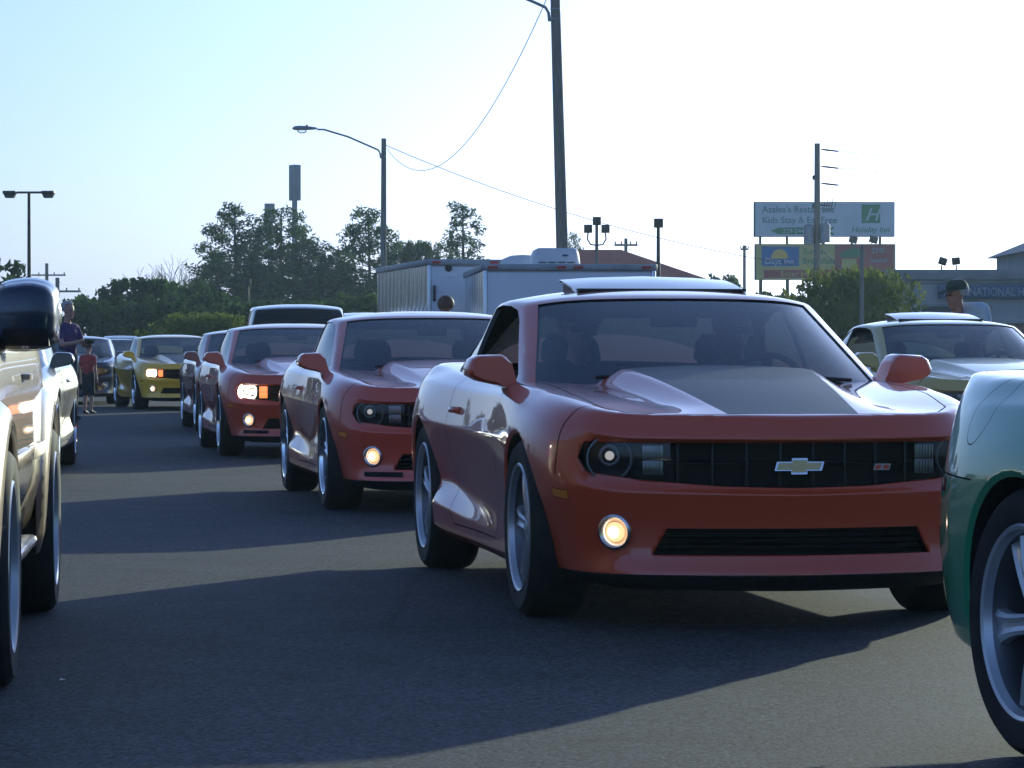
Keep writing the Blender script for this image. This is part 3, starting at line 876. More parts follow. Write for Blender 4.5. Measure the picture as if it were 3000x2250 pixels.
def coupe(label, loc, rz, pt, lamps='dim', fog=True, stripe=False, sunroof=False, open_window=False, far=False, spoiler=False, wheel=None, mirror_mat=None, group='coupes driving in the parade', turn=None, steer=0.0, ss=False):
    root = empty('coupe', (loc[0], loc[1], 0), R(rz))
    tag(root, label, 'car', group)
    body = pm(put('body', CM[0], root), pt)
    put('inner_skin', CM['skin'], body); put('opening_frame', CM[21], body); put('air_dam', CM[23], body)
    for k in (20, 120, 24, 124): put('arch_liner', CM[k], body)
    put('floor_pan', S['floor'], body)
    hd = pm(put('hood', CM[1], root), pt)
    hs = put('hood_stripe', CM[2], hd)
    pm(hs, M['stripe'] if stripe else pt)
    if not stripe: hs.name = 'hood_centre'
    pm(put('trunk_lid', CM[3], root), pt)
    if spoiler: pm(put('spoiler', S['spoiler'], root), pt)
    pm(put('fuel_flap', CM[6], root), pt)
    for k in (7, 107): put('side_marker', CM[k], root)
    for k in (8, 108): put('side_marker', CM[k], root)
    for k in (9, 109, 10, 110): put('tail_lamp', CM[k], root)
    [put('exhaust_tip', S['exhaust'], root, (x, 2.36, .29)) for x in (-.62, .62)]
    for k, s, mk in ((4, 1, 'mirror_l'), (104, -1, 'mirror_r')):
        d = pm(put('door', CM[k], root), pt)
        h = put('door_handle', S['handle'], d, (side_x(CM['outer'], .45, .81, s) - s * .002, .45, .81)); pm(h, pt)
        if s < 0: h.rotation_euler = (0, 0, math.pi)
        mr = put('wing_mirror', S[mk], root); pm(mr, mirror_mat or pt)
        put('mirror_glass', S[mk + '_glass'], mr)
    rf = pm(put('roof', CM['roof'], root), pt)
    put('headliner', CM['headliner'], rf); put('window_seal', CM['window_seal'], rf)
    put('windshield', CM[11], root); put('rear_window', CM[12], root)
    put('door_window', CM[13], root)
    if not open_window: put('door_window', CM[113], root)
    put('quarter_window', CM[15], root); put('quarter_window', CM[115], root)
    put('cowl', S['cowl'], root); put('wiper', S['wiper0'], root); put('wiper', S['wiper1'], root)
    put('dashboard', S['dash'], root); put('steering_wheel', S['steering'], root)
    for x in (.37, -.37): put('seat', S['seat'], root, (x, 0, 0))
    put('rear_bench', S['bench'], root); put('rear_view_mirror', S['rear_view'], root)
    if sunroof:
        sr = put('sunroof_panel', S['sunroof'], root); put('sunroof_frame', S['sunroof_frame'], sr)
    # grille
    g = put('grille', S['grille'], root)
    for me in S['hbar'][1:2] if not far else S['hbar'][1:2]: put('bar', me, g)
    for k in range(8 if not far else 0):
        x = -.455 + k * .13
        put('bar', S['vbar'], g, (x, fy(x) + .105, .647))
    for nm, k in (('emblem', 'emblem'), ('emblem_face', 'emblem_face')): put(nm, S[k], g, (0, fy(0) + .060, .640), (R(-14), 0, 0))
    if not far:
        put('badge', S['badge'], g, (.35, fy(.35) + .075, .635)); put('badge_face', S['badge_face'], g, (.35, fy(.35) + .075, .635))
    lo = put('lower_intake', S['intake'], root)
    if not far:
        for me in S['ibar']: put('bar', me, lo)
    if ss:
        pm(put('hood_scoop', S['scoop'], hd), M['black'])
        for s in (1, -1): put('brake_duct', S['duct%d' % s], body)
    # lamps
    bm_ = {'on': M['beam'], 'dim': M['beam_dim'], 'off': M['lamp_unlit']}[lamps]
    for s in (1, -1):
        x = .70
        h = put('headlight', S['housing'], root, (s * x, fy(x) + .088, .668), (0, 0, s * R(10)))
        hr_ = put('halo_ring', S['halo'], h)
        if lamps == 'on': pm(hr_, M['beam_bowl']); pm(h, M['beam_bowl']); pm(put('inner_lens', S['projector'], h, (-s * .055, -.012, 0)), M['beam'])
        put('lens_ring', S['proj_ring'], h, (0, -.012, .012)); pm(put('projector_lens', S['projector'], h, (0, -.012, .012)), M['dark_lens'] if lamps == 'dim' else bm_)
        if lamps == 'dim': pm(put('glow_disc', S['glow_disc'], h, (0, -.032, .012)), M['lens_glint'])  # glowing disc stands in for the bright reflection on the lens
        put('lens_cover', S['cover%d' % s], h.parent)
        for z in (.694, .634):
            t = put('turn_signal', S['turn'], root, (s * .545, fy(.545) + .085, z), (0, 0, s * R(8)))
            if turn: pm(t, turn)
        fx, fz = .685, .385
        yy = surf_y(CM['outer'], s * fx, fz); nn = surf_y.c[CM['outer'].name].ray_cast(Vector((s * fx, -5, fz)), Vector((0, 1, 0)))[1]
        if nn.y > 0: nn = -nn
        f = put('fog_lamp', S['bezel'], root, Vector((s * fx, yy, fz)) + nn * .006)
        f.rotation_euler = Vector((0, -1, 0)).rotation_difference(nn).to_euler()
        put('bezel_ring', S['bezel_ring'], f); pm(put('lamp_lens', S['fog'], f), M['beam_fog'] if fog else M['lamp_unlit'])
        if fog: put('glow_disc', S['glow_disc'], f, (0, -.0135, 0)).scale = (1.25, 1, 1.25)
    for s in (1, -1):
        for y in (-AX, AX):
            add_wheel(root, WM, (s * .815, y, WR), s > 0, steer if y < 0 else 0, wheel)
    return root
# ------------------------------------------------------------------ sport utility vehicle / pickup (front faces -Y)
SAX, SWR = 1.46, .385
def suv_meshes(pickup=False):
    cols = [(0, -2.33), (.42, -2.31), (.72, -2.25), (.87, -2.10), (.905, -1.85), (.915, -1.46), (.915, -1.0), (.915, -.3), (.915, .4), (.915, 1.0), (.915, 1.46), (.905, 1.9), (.86, 2.22), (.70, 2.33), (.42, 2.355), (0, 2.36)]
    side = [(.2, .36), (.05, .36), (.03, .44), (.0, .58), (.0, .76), (.012, .95), (.028, 1.08), (.06, 1.135)]
    front = [(.25, .36), (.06, .36), (.0, .42), (.0, .62), (.05, .66), (.05, .95), (.03, 1.0), (.10, 1.08)]
    rear = [(.25, .40), (.06, .40), (.0, .46), (.0, .66), (.04, .70), (.03, .95), (.04, 1.08), (.06, 1.14)]
    keys = {0: front, 3: front, 5: side, 10: side, 12: rear, 15: rear}
    ks = sorted(keys); V, F, C, W = [], [], {}, {}
    for i, (x, y) in enumerate(cols):
        if i in (0, 15): n = (0, 1) if i == 0 else (0, -1)
        else:
            dx, dy = cols[i + 1][0] - cols[i - 1][0], cols[i + 1][1] - cols[i - 1][1]; l = math.hypot(dx, dy); n = (-dy / l, dx / l)
        a = max(k for k in ks if k <= i); b = min(k for k in ks if k >= i); t = 0 if a == b else (i - a) / (b - a)
        for r in range(8):
            ins = lerp(keys[a][r][0], keys[b][r][0], t); z = lerp(keys[a][r][1], keys[b][r][1], t)
            W[i, r] = len(V); V.append((max(x + n[0] * ins, 0) if x > 0 else 0, y + n[1] * ins, z))
    for i in range(15):
        for r in range(7): F.append((W[i, r], W[i + 1, r], W[i + 1, r + 1], W[i, r + 1]))
        C[(W[i, 2], W[i + 1, 2])] = .6; C[(W[i, 7], W[i + 1, 7])] = .45; C[(W[i, 3], W[i + 1, 3])] = .4
    D = {}
    for j in range(4): D[3, j] = W[j, 7]; D[12, j] = W[15 - j, 7]
    for i in range(3, 13): D[i, 3] = W[i, 7]
    for i in range(4, 12):
        for j in range(3):
            D[i, j] = len(V); V.append(([0, .35, .66][j], cols[i][1], V[W[i, 7]][2] + [.05, .045, .02][j]))
    for i in range(3, 12):
        for j in range(3): F.append((D[i, j], D[i, j + 1], D[i + 1, j + 1], D[i + 1, j]))
    bm = subdivide_cage(V, F, C, 2); lay = bm.faces.layers.int.new('panel')
    for f in bm.faces: f[lay] = 0; f.smooth = True
    half(bm)
    inner = [(-.1, -1.0), (.5, -.97), (.76, -.8), (.78, .12 if pickup else 2.1), (-.1, .15 if pickup else 2.15)]
    fs = cut(bm, lay, poly_planes(inner, (0, 1)), 99, (0,), lambda c, n: c.z > .95 and n.z > .3)
    bmesh.ops.delete(bm, geom=fs, context='FACES')
    for yc in (-SAX, SAX):
        fs = cut(bm, lay, poly_planes(circle((yc, .40), .45, 32), (1, 2)), 98, (0,), lambda c, n: c.x > .3 and c.z < .98)
        fs += cut(bm, lay, poly_planes([(yc - .45, .42), (yc + .45, .42), (yc + .45, -.1), (yc - .45, -.1)], (1, 2)), 98, (0,), lambda c, n: c.x > .3 and c.z < .55)
        fs = [f for f in dict.fromkeys(fs) if f.is_valid]
        open_rim(bm, lay, fs, 0, 20 if yc < 0 else 24, lambda c: Vector((c.x - .02, c.y, c.z)), lambda c: Vector((.5, c.y, c.z)))
    gr = [(-.1, .70), (.42, .70), (.44, .93), (-.1, .93)]
    fs = cut(bm, lay, poly_planes(gr, (0, 2)), 97, (0,), lambda c, n: c.y < -1.9)
    open_rim(bm, lay, fs, 21, 21, lambda c: Vector((c.x * .98, c.y + .05, c.z)), None)
    bm.normal_update(); sk = bm.copy()
    for k, d in ((4, [(-.93, .50), (.20, .50), (.20, 1.2), (-.93, 1.2)]),) if pickup else ((4, [(-.93, .50), (.20, .50), (.20, 1.2), (-.93, 1.2)]), (5, [(.215, .50), (1.02, .50), (1.06, .80), (1.04, 1.2), (.215, 1.2)])):
        panel(bm, lay, d, (1, 2), k, .005, cond=lambda c, n: c.x > .6 and n.x > .2)
    hl = [(.48, .72), (.80, .74), (.84, .93), (.48, .93)]
    panel(bm, lay, hl, (0, 2), 7, .004, cond=lambda c, n: c.y < -1.9)
    tl = [(.72, .80), (.9, .80), (.9, 1.10), (.74, 1.10)]
    panel(bm, lay, tl, (0, 2), 8, .004, cond=lambda c, n: c.y > 2.0)
    hd = [(-.1, -2.24), (.6, -2.20), (.76, -2.0), (.80, -.7), (-.1, -.7)]
    panel(bm, lay, hd, (0, 1), 1, .004, cond=lambda c, n: n.z > .5 and c.z > .95 and c.y < -.6)
    MIRRORED.update({5: 105})
    whole(bm, lay)
    bmesh.ops.delete(bm, geom=[f for f in bm.faces if f[lay] == -1], context='FACES')
    t = M['tan']
    out = split_panels(bm, lay, {0: ('body', t, 0), 1: ('hood', t, 0), 4: ('door', t, 0), 104: ('door', t, 0), 5: ('door', t, 0), 105: ('door', t, 0), 7: ('h', M['clear_reflector'], 0), 107: ('h', M['clear_reflector'], 0), 8: ('t', M['red_lens'], 0), 108: ('t', M['red_lens'], 0), 20: ('arch_liner', M['black_rough'], 0), 120: ('arch_liner', M['black_rough'], 0), 24: ('arch_liner', M['black_rough'], 0), 124: ('arch_liner', M['black_rough'], 0), 21: ('opening_frame', M['black'], 0)}, 's')
    bm.free(); l2 = sk.faces.layers.int['panel']; whole(sk, l2)
    out['skin'] = skin_copy(sk, l2, (0,), -.012, 'inner_skin', M['dark']); out['outer'] = skin_copy(sk, l2, (0,), 0, 'outer', M['dark']); sk.free()
    del MIRRORED[5]
    # cabin
    base = [(0, -1.05, 1.13), (.40, -1.03, 1.13), (.80, -.88, 1.11), (.86, -.2, 1.10), (.865, .6, 1.10), (.86, 1.4, 1.10), (.83, 2.18, 1.10), (.40, 2.26, 1.10), (0, 2.27, 1.10)]
    top = [(0, -.42, 1.71), (.36, -.40, 1.705), (.66, -.30, 1.68), (.715, .1, 1.715), (.72, .7, 1.725), (.715, 1.4, 1.72), (.68, 2.0, 1.69), (.36, 2.08, 1.72), (0, 2.09, 1.725)]
    if pickup:
        sq = lambda y: y if y < -.2 else lerp(-.2, .34, (y + .2) / 2.47)
        base = [(x, sq(y), z) for x, y, z in base]; top = [(x * .95, sq(y), z) for x, y, z in top]
    V, F, C, G = [], [], {}, {}
    for i, (b, tt) in enumerate(zip(base, top)):
        for r in range(4):
            q = [0, .33, .7, 1][r]; p = [lerp(b[k], tt[k], q) for k in range(3)]
            G[i, r] = len(V); V.append(tuple(p))
    for i in range(8):
        for r in range(3): F.append((G[i, r], G[i + 1, r], G[i + 1, r + 1], G[i, r + 1]))
        C[(G[i, 3], G[i + 1, 3])] = .4
    for r in range(3): C[(G[2, r], G[2, r + 1])] = .5; C[(G[6, r], G[6, r + 1])] = .5
    D = {}
    for j in range(3): D[2, j] = G[j, 3]; D[6, j] = G[8 - j, 3]
    for i in range(2, 7): D[i, 2] = G[i, 3]
    for i in (3, 4, 5):
        for j in range(2):
            D[i, j] = len(V); V.append(([0, .38][j], V[G[i, 3]][1], [1.775, 1.765][j]))
    for i in range(2, 6):
        for j in range(2): F.append((D[i, j], D[i, j + 1], D[i + 1, j + 1], D[i + 1, j]))
    bm = subdivide_cage(V, F, C, 3); lay = bm.faces.layers.int.new('panel')
    for f in bm.faces: f[lay] = 0; f.smooth = True
    half(bm)
    cut(bm, lay, poly_planes([(-.1, 1.12), (.80, 1.12), (.645, 1.67), (-.1, 1.685)], (0, 2)), 11, (0,), lambda c, n: n.y < -.3 and c.y < 0)
    cut(bm, lay, poly_planes([(-.1, 1.18), (.72, 1.18), (.62, 1.64), (-.1, 1.66)], (0, 2)), 12, (0,), lambda c, n: n.y > .3 and c.y > (.2 if pickup else 1.9))
    for lb, pl in ((13, [(-.70, 1.14), (.12, 1.14), (.10, 1.64), (-.22, 1.63)]),) if pickup else ((13, [(-.70, 1.14), (.20, 1.14), (.20, 1.66), (-.22, 1.65)]), (15, [(.27, 1.14), (1.02, 1.14), (1.02, 1.67), (.27, 1.66)]), (16, [(1.12, 1.14), (1.95, 1.14), (1.90, 1.64), (1.12, 1.67)])):
        cut(bm, lay, poly_planes(pl, (1, 2)), lb, (0,), lambda c, n: n.x > .5)
    MIRRORED.update({16: 116})
    whole(bm, lay)
    GL = (11, 12, 13, 113) if pickup else (11, 12, 13, 113, 15, 115, 16, 116)
    for lb in GL: out[lb] = skin_copy(bm, lay, (lb,), -.008, 'glass', M['glass_dark'])
    for lb in GL: open_rim(bm, lay, [f for f in bm.faces if f[lay] == lb], 22, 22, lambda c: c + (Vector((0, .6, 1.4)) - c).normalized() * .025, None)
    o2 = split_panels(bm, lay, {0: ('roof', t, 0), 22: ('window_seal', M['black'], 0)}, 'k')
    out['roof'] = o2[0]; out['seal'] = o2[22]; bm.free()
    del MIRRORED[16]
    # flare: a half ring standing proud of the arch
    for s in (1, -1):
        fl = MB(); rings = []
        for k in range(25):
            a = R(-14) + R(208) * k / 24
            dy, dz = math.cos(a), math.sin(a)
            e = math.sin(math.pi * k / 24) ** .4
            rings.append([(s * (.88), dy * .435, .40 + dz * .435), (s * (.91 + .03 * e), dy * .430, .40 + dz * .430), (s * (.915 + .04 * e), dy * .455, .40 + dz * .455), (s * (.912 + .028 * e), dy * .50, .40 + dz * .50), (s * .90, dy * .535, .40 + dz * .535)])
        fl.loft(rings, cap=True); out['flare%d' % s] = fl.mesh('wheel_flare', M['tan'], 50)
        mm = MB(); rings = []
        for x, z0, z1, y0, y1 in [(.80, 1.13, 1.22, -.72, -.62), (.84, 1.12, 1.27, -.76, -.61), (.87, 1.115, 1.305, -.80, -.60), (.92, 1.112, 1.318, -.81, -.595), (1.005, 1.116, 1.318, -.80, -.595), (1.045, 1.126, 1.298, -.775, -.60), (1.058, 1.155, 1.27, -.74, -.61), (1.063, 1.185, 1.24, -.70, -.64)]:
            h = z1 - z0
            rings.append([(s * x, lerp(y0, y1, u), z0 + h * v) for u, v in [(0, .22), (.05, .07), (.3, 0), (1, .0), (1, 1), (.4, 1), (.1, .95), (0, .80)]])
        mm.loft(rings); me = mm.mesh('mirror_housing', M['black'], 40)
        bm = bmesh.new(); bm.from_mesh(me); bmesh.ops.subdivide_edges(bm, edges=bm.edges[:], cuts=2, use_grid_fill=True, smooth=.8); bm.to_mesh(me); bm.free(); me.shade_smooth()
        out['mir%d' % s] = me
        lo_ = MB(); lo_.loft([[(s * x, lerp(-.818, -.59, u), 1.104 + .058 * v) for u, v in [(.06 + k, .3), (.12 + k, 0), (1 - k, 0), (1 - k, 1), (0 + k, 1)]] for x, k in ((.88, 0), (.96, 0), (1.01, .03), (1.035, .12))]); out['mirlow%d' % s] = lo_.mesh('mirror_base', M['black_rough'], 40)
        rb = MB(); rb.box((s * .85, .15, .34), (.13, 1.2, .045), bev=.02); out['board%d' % s] = rb.mesh('running_board', M['chrome_dim'], 40)
        tr = MB(); tr.box((s * .925, .05, .70), (.02, 1.9, .055), bev=.008); out['trim%d' % s] = tr.mesh('side_trim', M['tan'], 40)
        hn = MB(); rr = []
        for k in range(7):
            q = k / 6; o_ = .035 * math.sin(math.pi * q) ** .5
            rr.append([(s * (o_ - .01), lerp(-.09, .09, q), -.012), (s * (o_ + .004), lerp(-.09, .09, q), -.010), (s * (o_ + .004), lerp(-.09, .09, q), .010), (s * (o_ - .01), lerp(-.09, .09, q), .012)])
        hn.loft(rr); out['handle%d' % s] = hn.mesh('door_handle', M['tan'], 40)
    fl = MB(); fl.box((0, 0, .42), (1.2, 4.2, .05)); fl.box((0, -1.0, .8), (1.4, .03, .7)); fl.box((0, -.80, 1.06), (1.5, .4, .1)); fl.box((0, 2.15, .8), (1.4, .03, .7))
    sy = 0 if pickup else .35
    for x in (.4, -.4): fl.box((x, sy, 1.0), (.5, .16, .75), bev=.05); fl.box((x, sy + .03, 1.45), (.26, .1, .2), bev=.04)
    if not pickup: fl.box((0, 1.25, 1.0), (1.35, .16, .7), bev=.05)
    out['floor'] = fl.mesh('cabin_floor', M['cabin'], 40)
    g = MB()
    for k in range(5): g.box((0, -2.27, .73 + k * .045), (.84, .03, .016), bev=.004)
    g.box((0, -2.24, .82), (.9, .01, .26)); out['grille'] = g.mesh('grille', M['black'], 40)
    return out
SUVM, PKM = suv_meshes(), suv_meshes(True)

def suv(label, loc, rz, pt, cat='suv', wheel=None, flare=True, flare_mat=None, group=None, mirror=None, pickup=False):
    SM = PKM if pickup else SUVM
    root = empty('pickup_truck' if pickup else 'sport_utility', (loc[0], loc[1], 0), R(rz)); tag(root, label, cat, group)
    body = pm(put('body', SM[0], root), pt)
    put('inner_skin', SM['skin'], body); [put('arch_liner', SM[k], body) for k in (20, 120, 24, 124)]; put('opening_frame', SM[21], body); put('cabin_floor', SM['floor'], body)
    pm(put('hood', SM[1], root), pt)
    for k, s in ((4, 1), (104, -1), (5, 1), (105, -1)):
        if k not in SM: continue
        d = pm(put('door', SM[k], root), pt)
        y = .08 if k in (4, 104) else .90
        pm(put('door_handle', SM['handle%d' % s], d, (side_x(SM['outer'], y, .99, s), y, .99)), pt)
    for k in (7, 107): put('headlight', SM[k], root)
    for k in (8, 108): put('tail_lamp', SM[k], root)
    rf = pm(put('roof', SM['roof'], root), pt); put('window_seal', SM['seal'], rf)
    put('windshield', SM[11], root); put('rear_window', SM[12], root)
    for k in (13, 113, 15, 115, 16, 116):
        if k in SM: put('side_window', SM[k], root)
    put('grille', SM['grille'], root)
    for s in (1, -1):
        m_ = put('wing_mirror', SM['mir%d' % s], root)
        if mirror: pm(m_, mirror)
        put('mirror_base', SM['mirlow%d' % s], m_)
        put('running_board', SM['board%d' % s], root); pm(put('side_trim', SM['trim%d' % s], root), pt)
        for y in (-SAX, SAX):
            if flare: pm(put('wheel_flare', SM['flare%d' % s], root, (0, y, 0)), flare_mat or pt)
            wv = add_wheel(root, WM, (s * .83, y, SWR), s > 0, 0, wheel); wv.scale = (1.02, SWR / WR, SWR / WR)
    return root

# ------------------------------------------------------------------ lettering
def letters(txt, size, mt, parent, loc, rot=(R(90), 0, 0), align='LEFT', shear=0.0, name='lettering', ext=.01, xs=1.0, bold=0.0):
    cu = bpy.data.curves.new('t', 'FONT'); cu.body = txt; cu.size = size; cu.extrude = ext; cu.align_x = align; cu.shear = shear; cu.resolution_u = 3; cu.offset = bold
    o = bpy.data.objects.new('t', cu); COL.objects.link(o)
    dg = bpy.context.evaluated_depsgraph_get()
    me = bpy.data.meshes.new_from_object(o.evaluated_get(dg))
    bpy.data.objects.remove(o); bpy.data.curves.remove(cu)
    me.materials.clear(); me.materials.append(mt)
    p = put(name, me, parent, loc, rot); p.scale = (xs, 1, 1)
    return p

def at(px, py, d):
    """world point at depth d for a point measured in the photograph (2212 px wide)"""
    return Vector(((px - 1106) * d / 6700, d, 1.09 + (756 - py) * d / 6700))

M['wood_pole'] = noisy('weathered_pole', (.19, .17, .14), (.28, .26, .22), 6, .9, .4, 40, stretch=(6, 6, .5))
M['galv'] = noisy('galvanised_steel', (.28, .29, .30), (.38, .39, .40), 8, .5, metal=.6)
M['dark_metal'] = mat('dark_bronze_metal', (.035, .033, .03), .5, .4)
M['trailer_white'] = noisy('trailer_white_skin', (.74, .75, .75), (.81, .81, .81), 2.5, .35, spec=.5, stretch=(1, 1, .3), rough2=.5)
M['trailer_side'] = noisy('trailer_side_skin', (.55, .55, .55), (.68, .68, .66), 3, .12, metal=.75, stretch=(1, 1, .2), rough2=.22)
M['ac_white'] = noisy('roof_unit_plastic', (.62, .63, .63), (.70, .70, .69), 5, .5)
M['white_tape'] = mat('white_reflective_tape', (.85, .86, .88), .4)
M['red_tape'] = mat('red_marker', (.45, .03, .03), .35)
M['roof_tiles'] = noisy('brown_roof', (.28, .065, .045), (.36, .10, .07), 3, .85, .4, 12, stretch=(1, 4, 4))
M['stucco'] = noisy('beige_stucco', (.34, .35, .35), (.42, .425, .42), 2, .9, .2, 30)
M['fascia'] = noisy('grey_fascia', (.24, .24, .24), (.30, .30, .295), 2, .8)
M['brick'] = noisy('brown_brick', (.16, .08, .05), (.24, .13, .09), 4, .9, .3, 20)
M['pane'] = mat('building_pane', (.02, .03, .05), .05, 0, 0, .6)
M['sign_blue'] = mat('sign_blue', (.05, .09, .18), .5)
M['letter_pale'] = mat('pale_lettering', (.30, .36, .45), .5)
M['bb_white'] = noisy('billboard_white', (.62, .64, .66), (.70, .72, .73), 1.2, .6)
M['bb_green'] = mat('billboard_green', (.05, .22, .09), .6)
M['bb_text'] = mat('billboard_text', (.10, .22, .24), .6)
M['bb_yellow'] = noisy('billboard_yellow', (.50, .44, .14), (.58, .50, .17), 1.2, .6)
M['bb_blue'] = mat('billboard_blue', (.04, .16, .42), .6)
M['bb_darkblue'] = mat('billboard_dark_blue', (.02, .10, .34), .6)
M['bb_red'] = mat('billboard_red', (.32, .05, .06), .6)
M['bb_sun'] = mat('billboard_sun', (.75, .55, .10), .6)
M['bb_frame'] = mat('billboard_frame', (.10, .10, .10), .7, .3)
M['wire'] = mat('power_line', (.05, .05, .05), .6)

def wire(a, b, sag, r=.012, label=None, n=18):
    a, b = Vector(a), Vector(b); pts = []
    for i in range(n + 1):
        q = i / n; p = a.lerp(b, q); p.z -= sag * 4 * q * (1 - q); pts.append(p)
    m = MB().tube([p - a for p in pts], r, 5); o = m.build('power_line', M['wire'], None, 60); o.location = a
    tag(o, label, 'wire', 'overhead wires'); return o

def trailer(label, corner, rz, w_, l_, h, fluted=True, door=False):
    """box trailer; its end wall faces the camera, origin at the end wall's left foot"""
    root = empty('box_trailer', (corner[0], corner[1], 0), R(rz)); tag(root, label, 'trailer')
    z0 = .55
    b = MB(); b.box((w_ / 2, l_ / 2, (h + z0) / 2), (w_ - .04, l_ - .04, h - z0 - .02)); b.build('box', M['trailer_white'], root)
    # end wall with rounded posts
    e = MB(); e.box((w_ / 2, -.004, (h + z0) / 2 - .04), (w_ - .10, .02, h - z0 - .12), bev=.004); e.build('end_wall', M['trailer_white'], root)
    for x in (.02, w_ - .02):
        m = MB(); m.box((x, .01, (h + z0) / 2), (.06, .06, h - z0), bev=.015); m.build('corner_post', M['chrome_dim'], root)
    t = MB(); t.box((w_ / 2, .0, h - .03), (w_ + .03, .07, .09), bev=.012); t.build('top_rail', M['galv'], root)
    t = MB(); t.box((-.005, l_ / 2, h - .03), (.06, l_, .09), bev=.012); t.build('top_rail', M['galv'], root)
    t = MB(); t.box((w_ + .005, l_ / 2, h - .03), (.06, l_, .09), bev=.012); t.build('top_rail', M['galv'], root)
    n = int(l_ / .40); dl = l_ / n
    for s, x in ((-1, 0), (1, w_)):
        for k in range(n):
            m = MB(); y0 = k * dl
            rings = []
            for q in range(7):
                yy = y0 + dl * (.02 + .96 * q / 6); o = (.012 * math.sin(math.pi * q / 6)) if fluted else .006
                rings.append([(x + s * o, yy, z0 + .05), (x + s * o, yy, h - .08)])
            vs = [p for r_ in rings for p in r_]; fs = [(2 * i, 2 * i + 1, 2 * i + 3, 2 * i + 2) for i in range(6)]
            if s > 0: fs = [f[::-1] for f in fs]
            m.add(vs, fs); m.build('side_panel', M['trailer_side'], root, 60, fix=False)
    for x in (.12, w_ - .12):
        for y in (l_ * .6, l_ * .6 + .85):
            wv = add_wheel(root, WM, (x, y, .36), x > w_ / 2)
    for i, (x, y) in enumerate([(.35 * w_ * 0 + .12, 0), (w_ * .45, 0), (w_ * .55, 0), (w_ - .12, 0)]):
        m = MB(); m.box((x, -.045, h - .03), (.13, .02, .035), bev=.006); m.build('marker_lamp', M['red_tape'], root)
    if door:
        m = MB()
        m.box((.295, -.020, h - .22), (.29, .008, .06)); m.box((.18, -.020, h - .36), (.06, .008, .22)); m.build('reflective_tape', M['white_tape'], root)
        m = MB(); m.lathe([(.0001, .02), (.05, .02), (.055, 0)], 16, Matrix.Translation((.31, -.018, h - .12)) @ Matrix.Rotation(R(90), 4, 'X')); m.build('round_vent', M['dark_metal'], root)
        m = MB(); m.box((.09, -.025, h - .50), (.04, .04, .24), bev=.01); m.build('door_latch', M['dark_metal'], root)
    return root
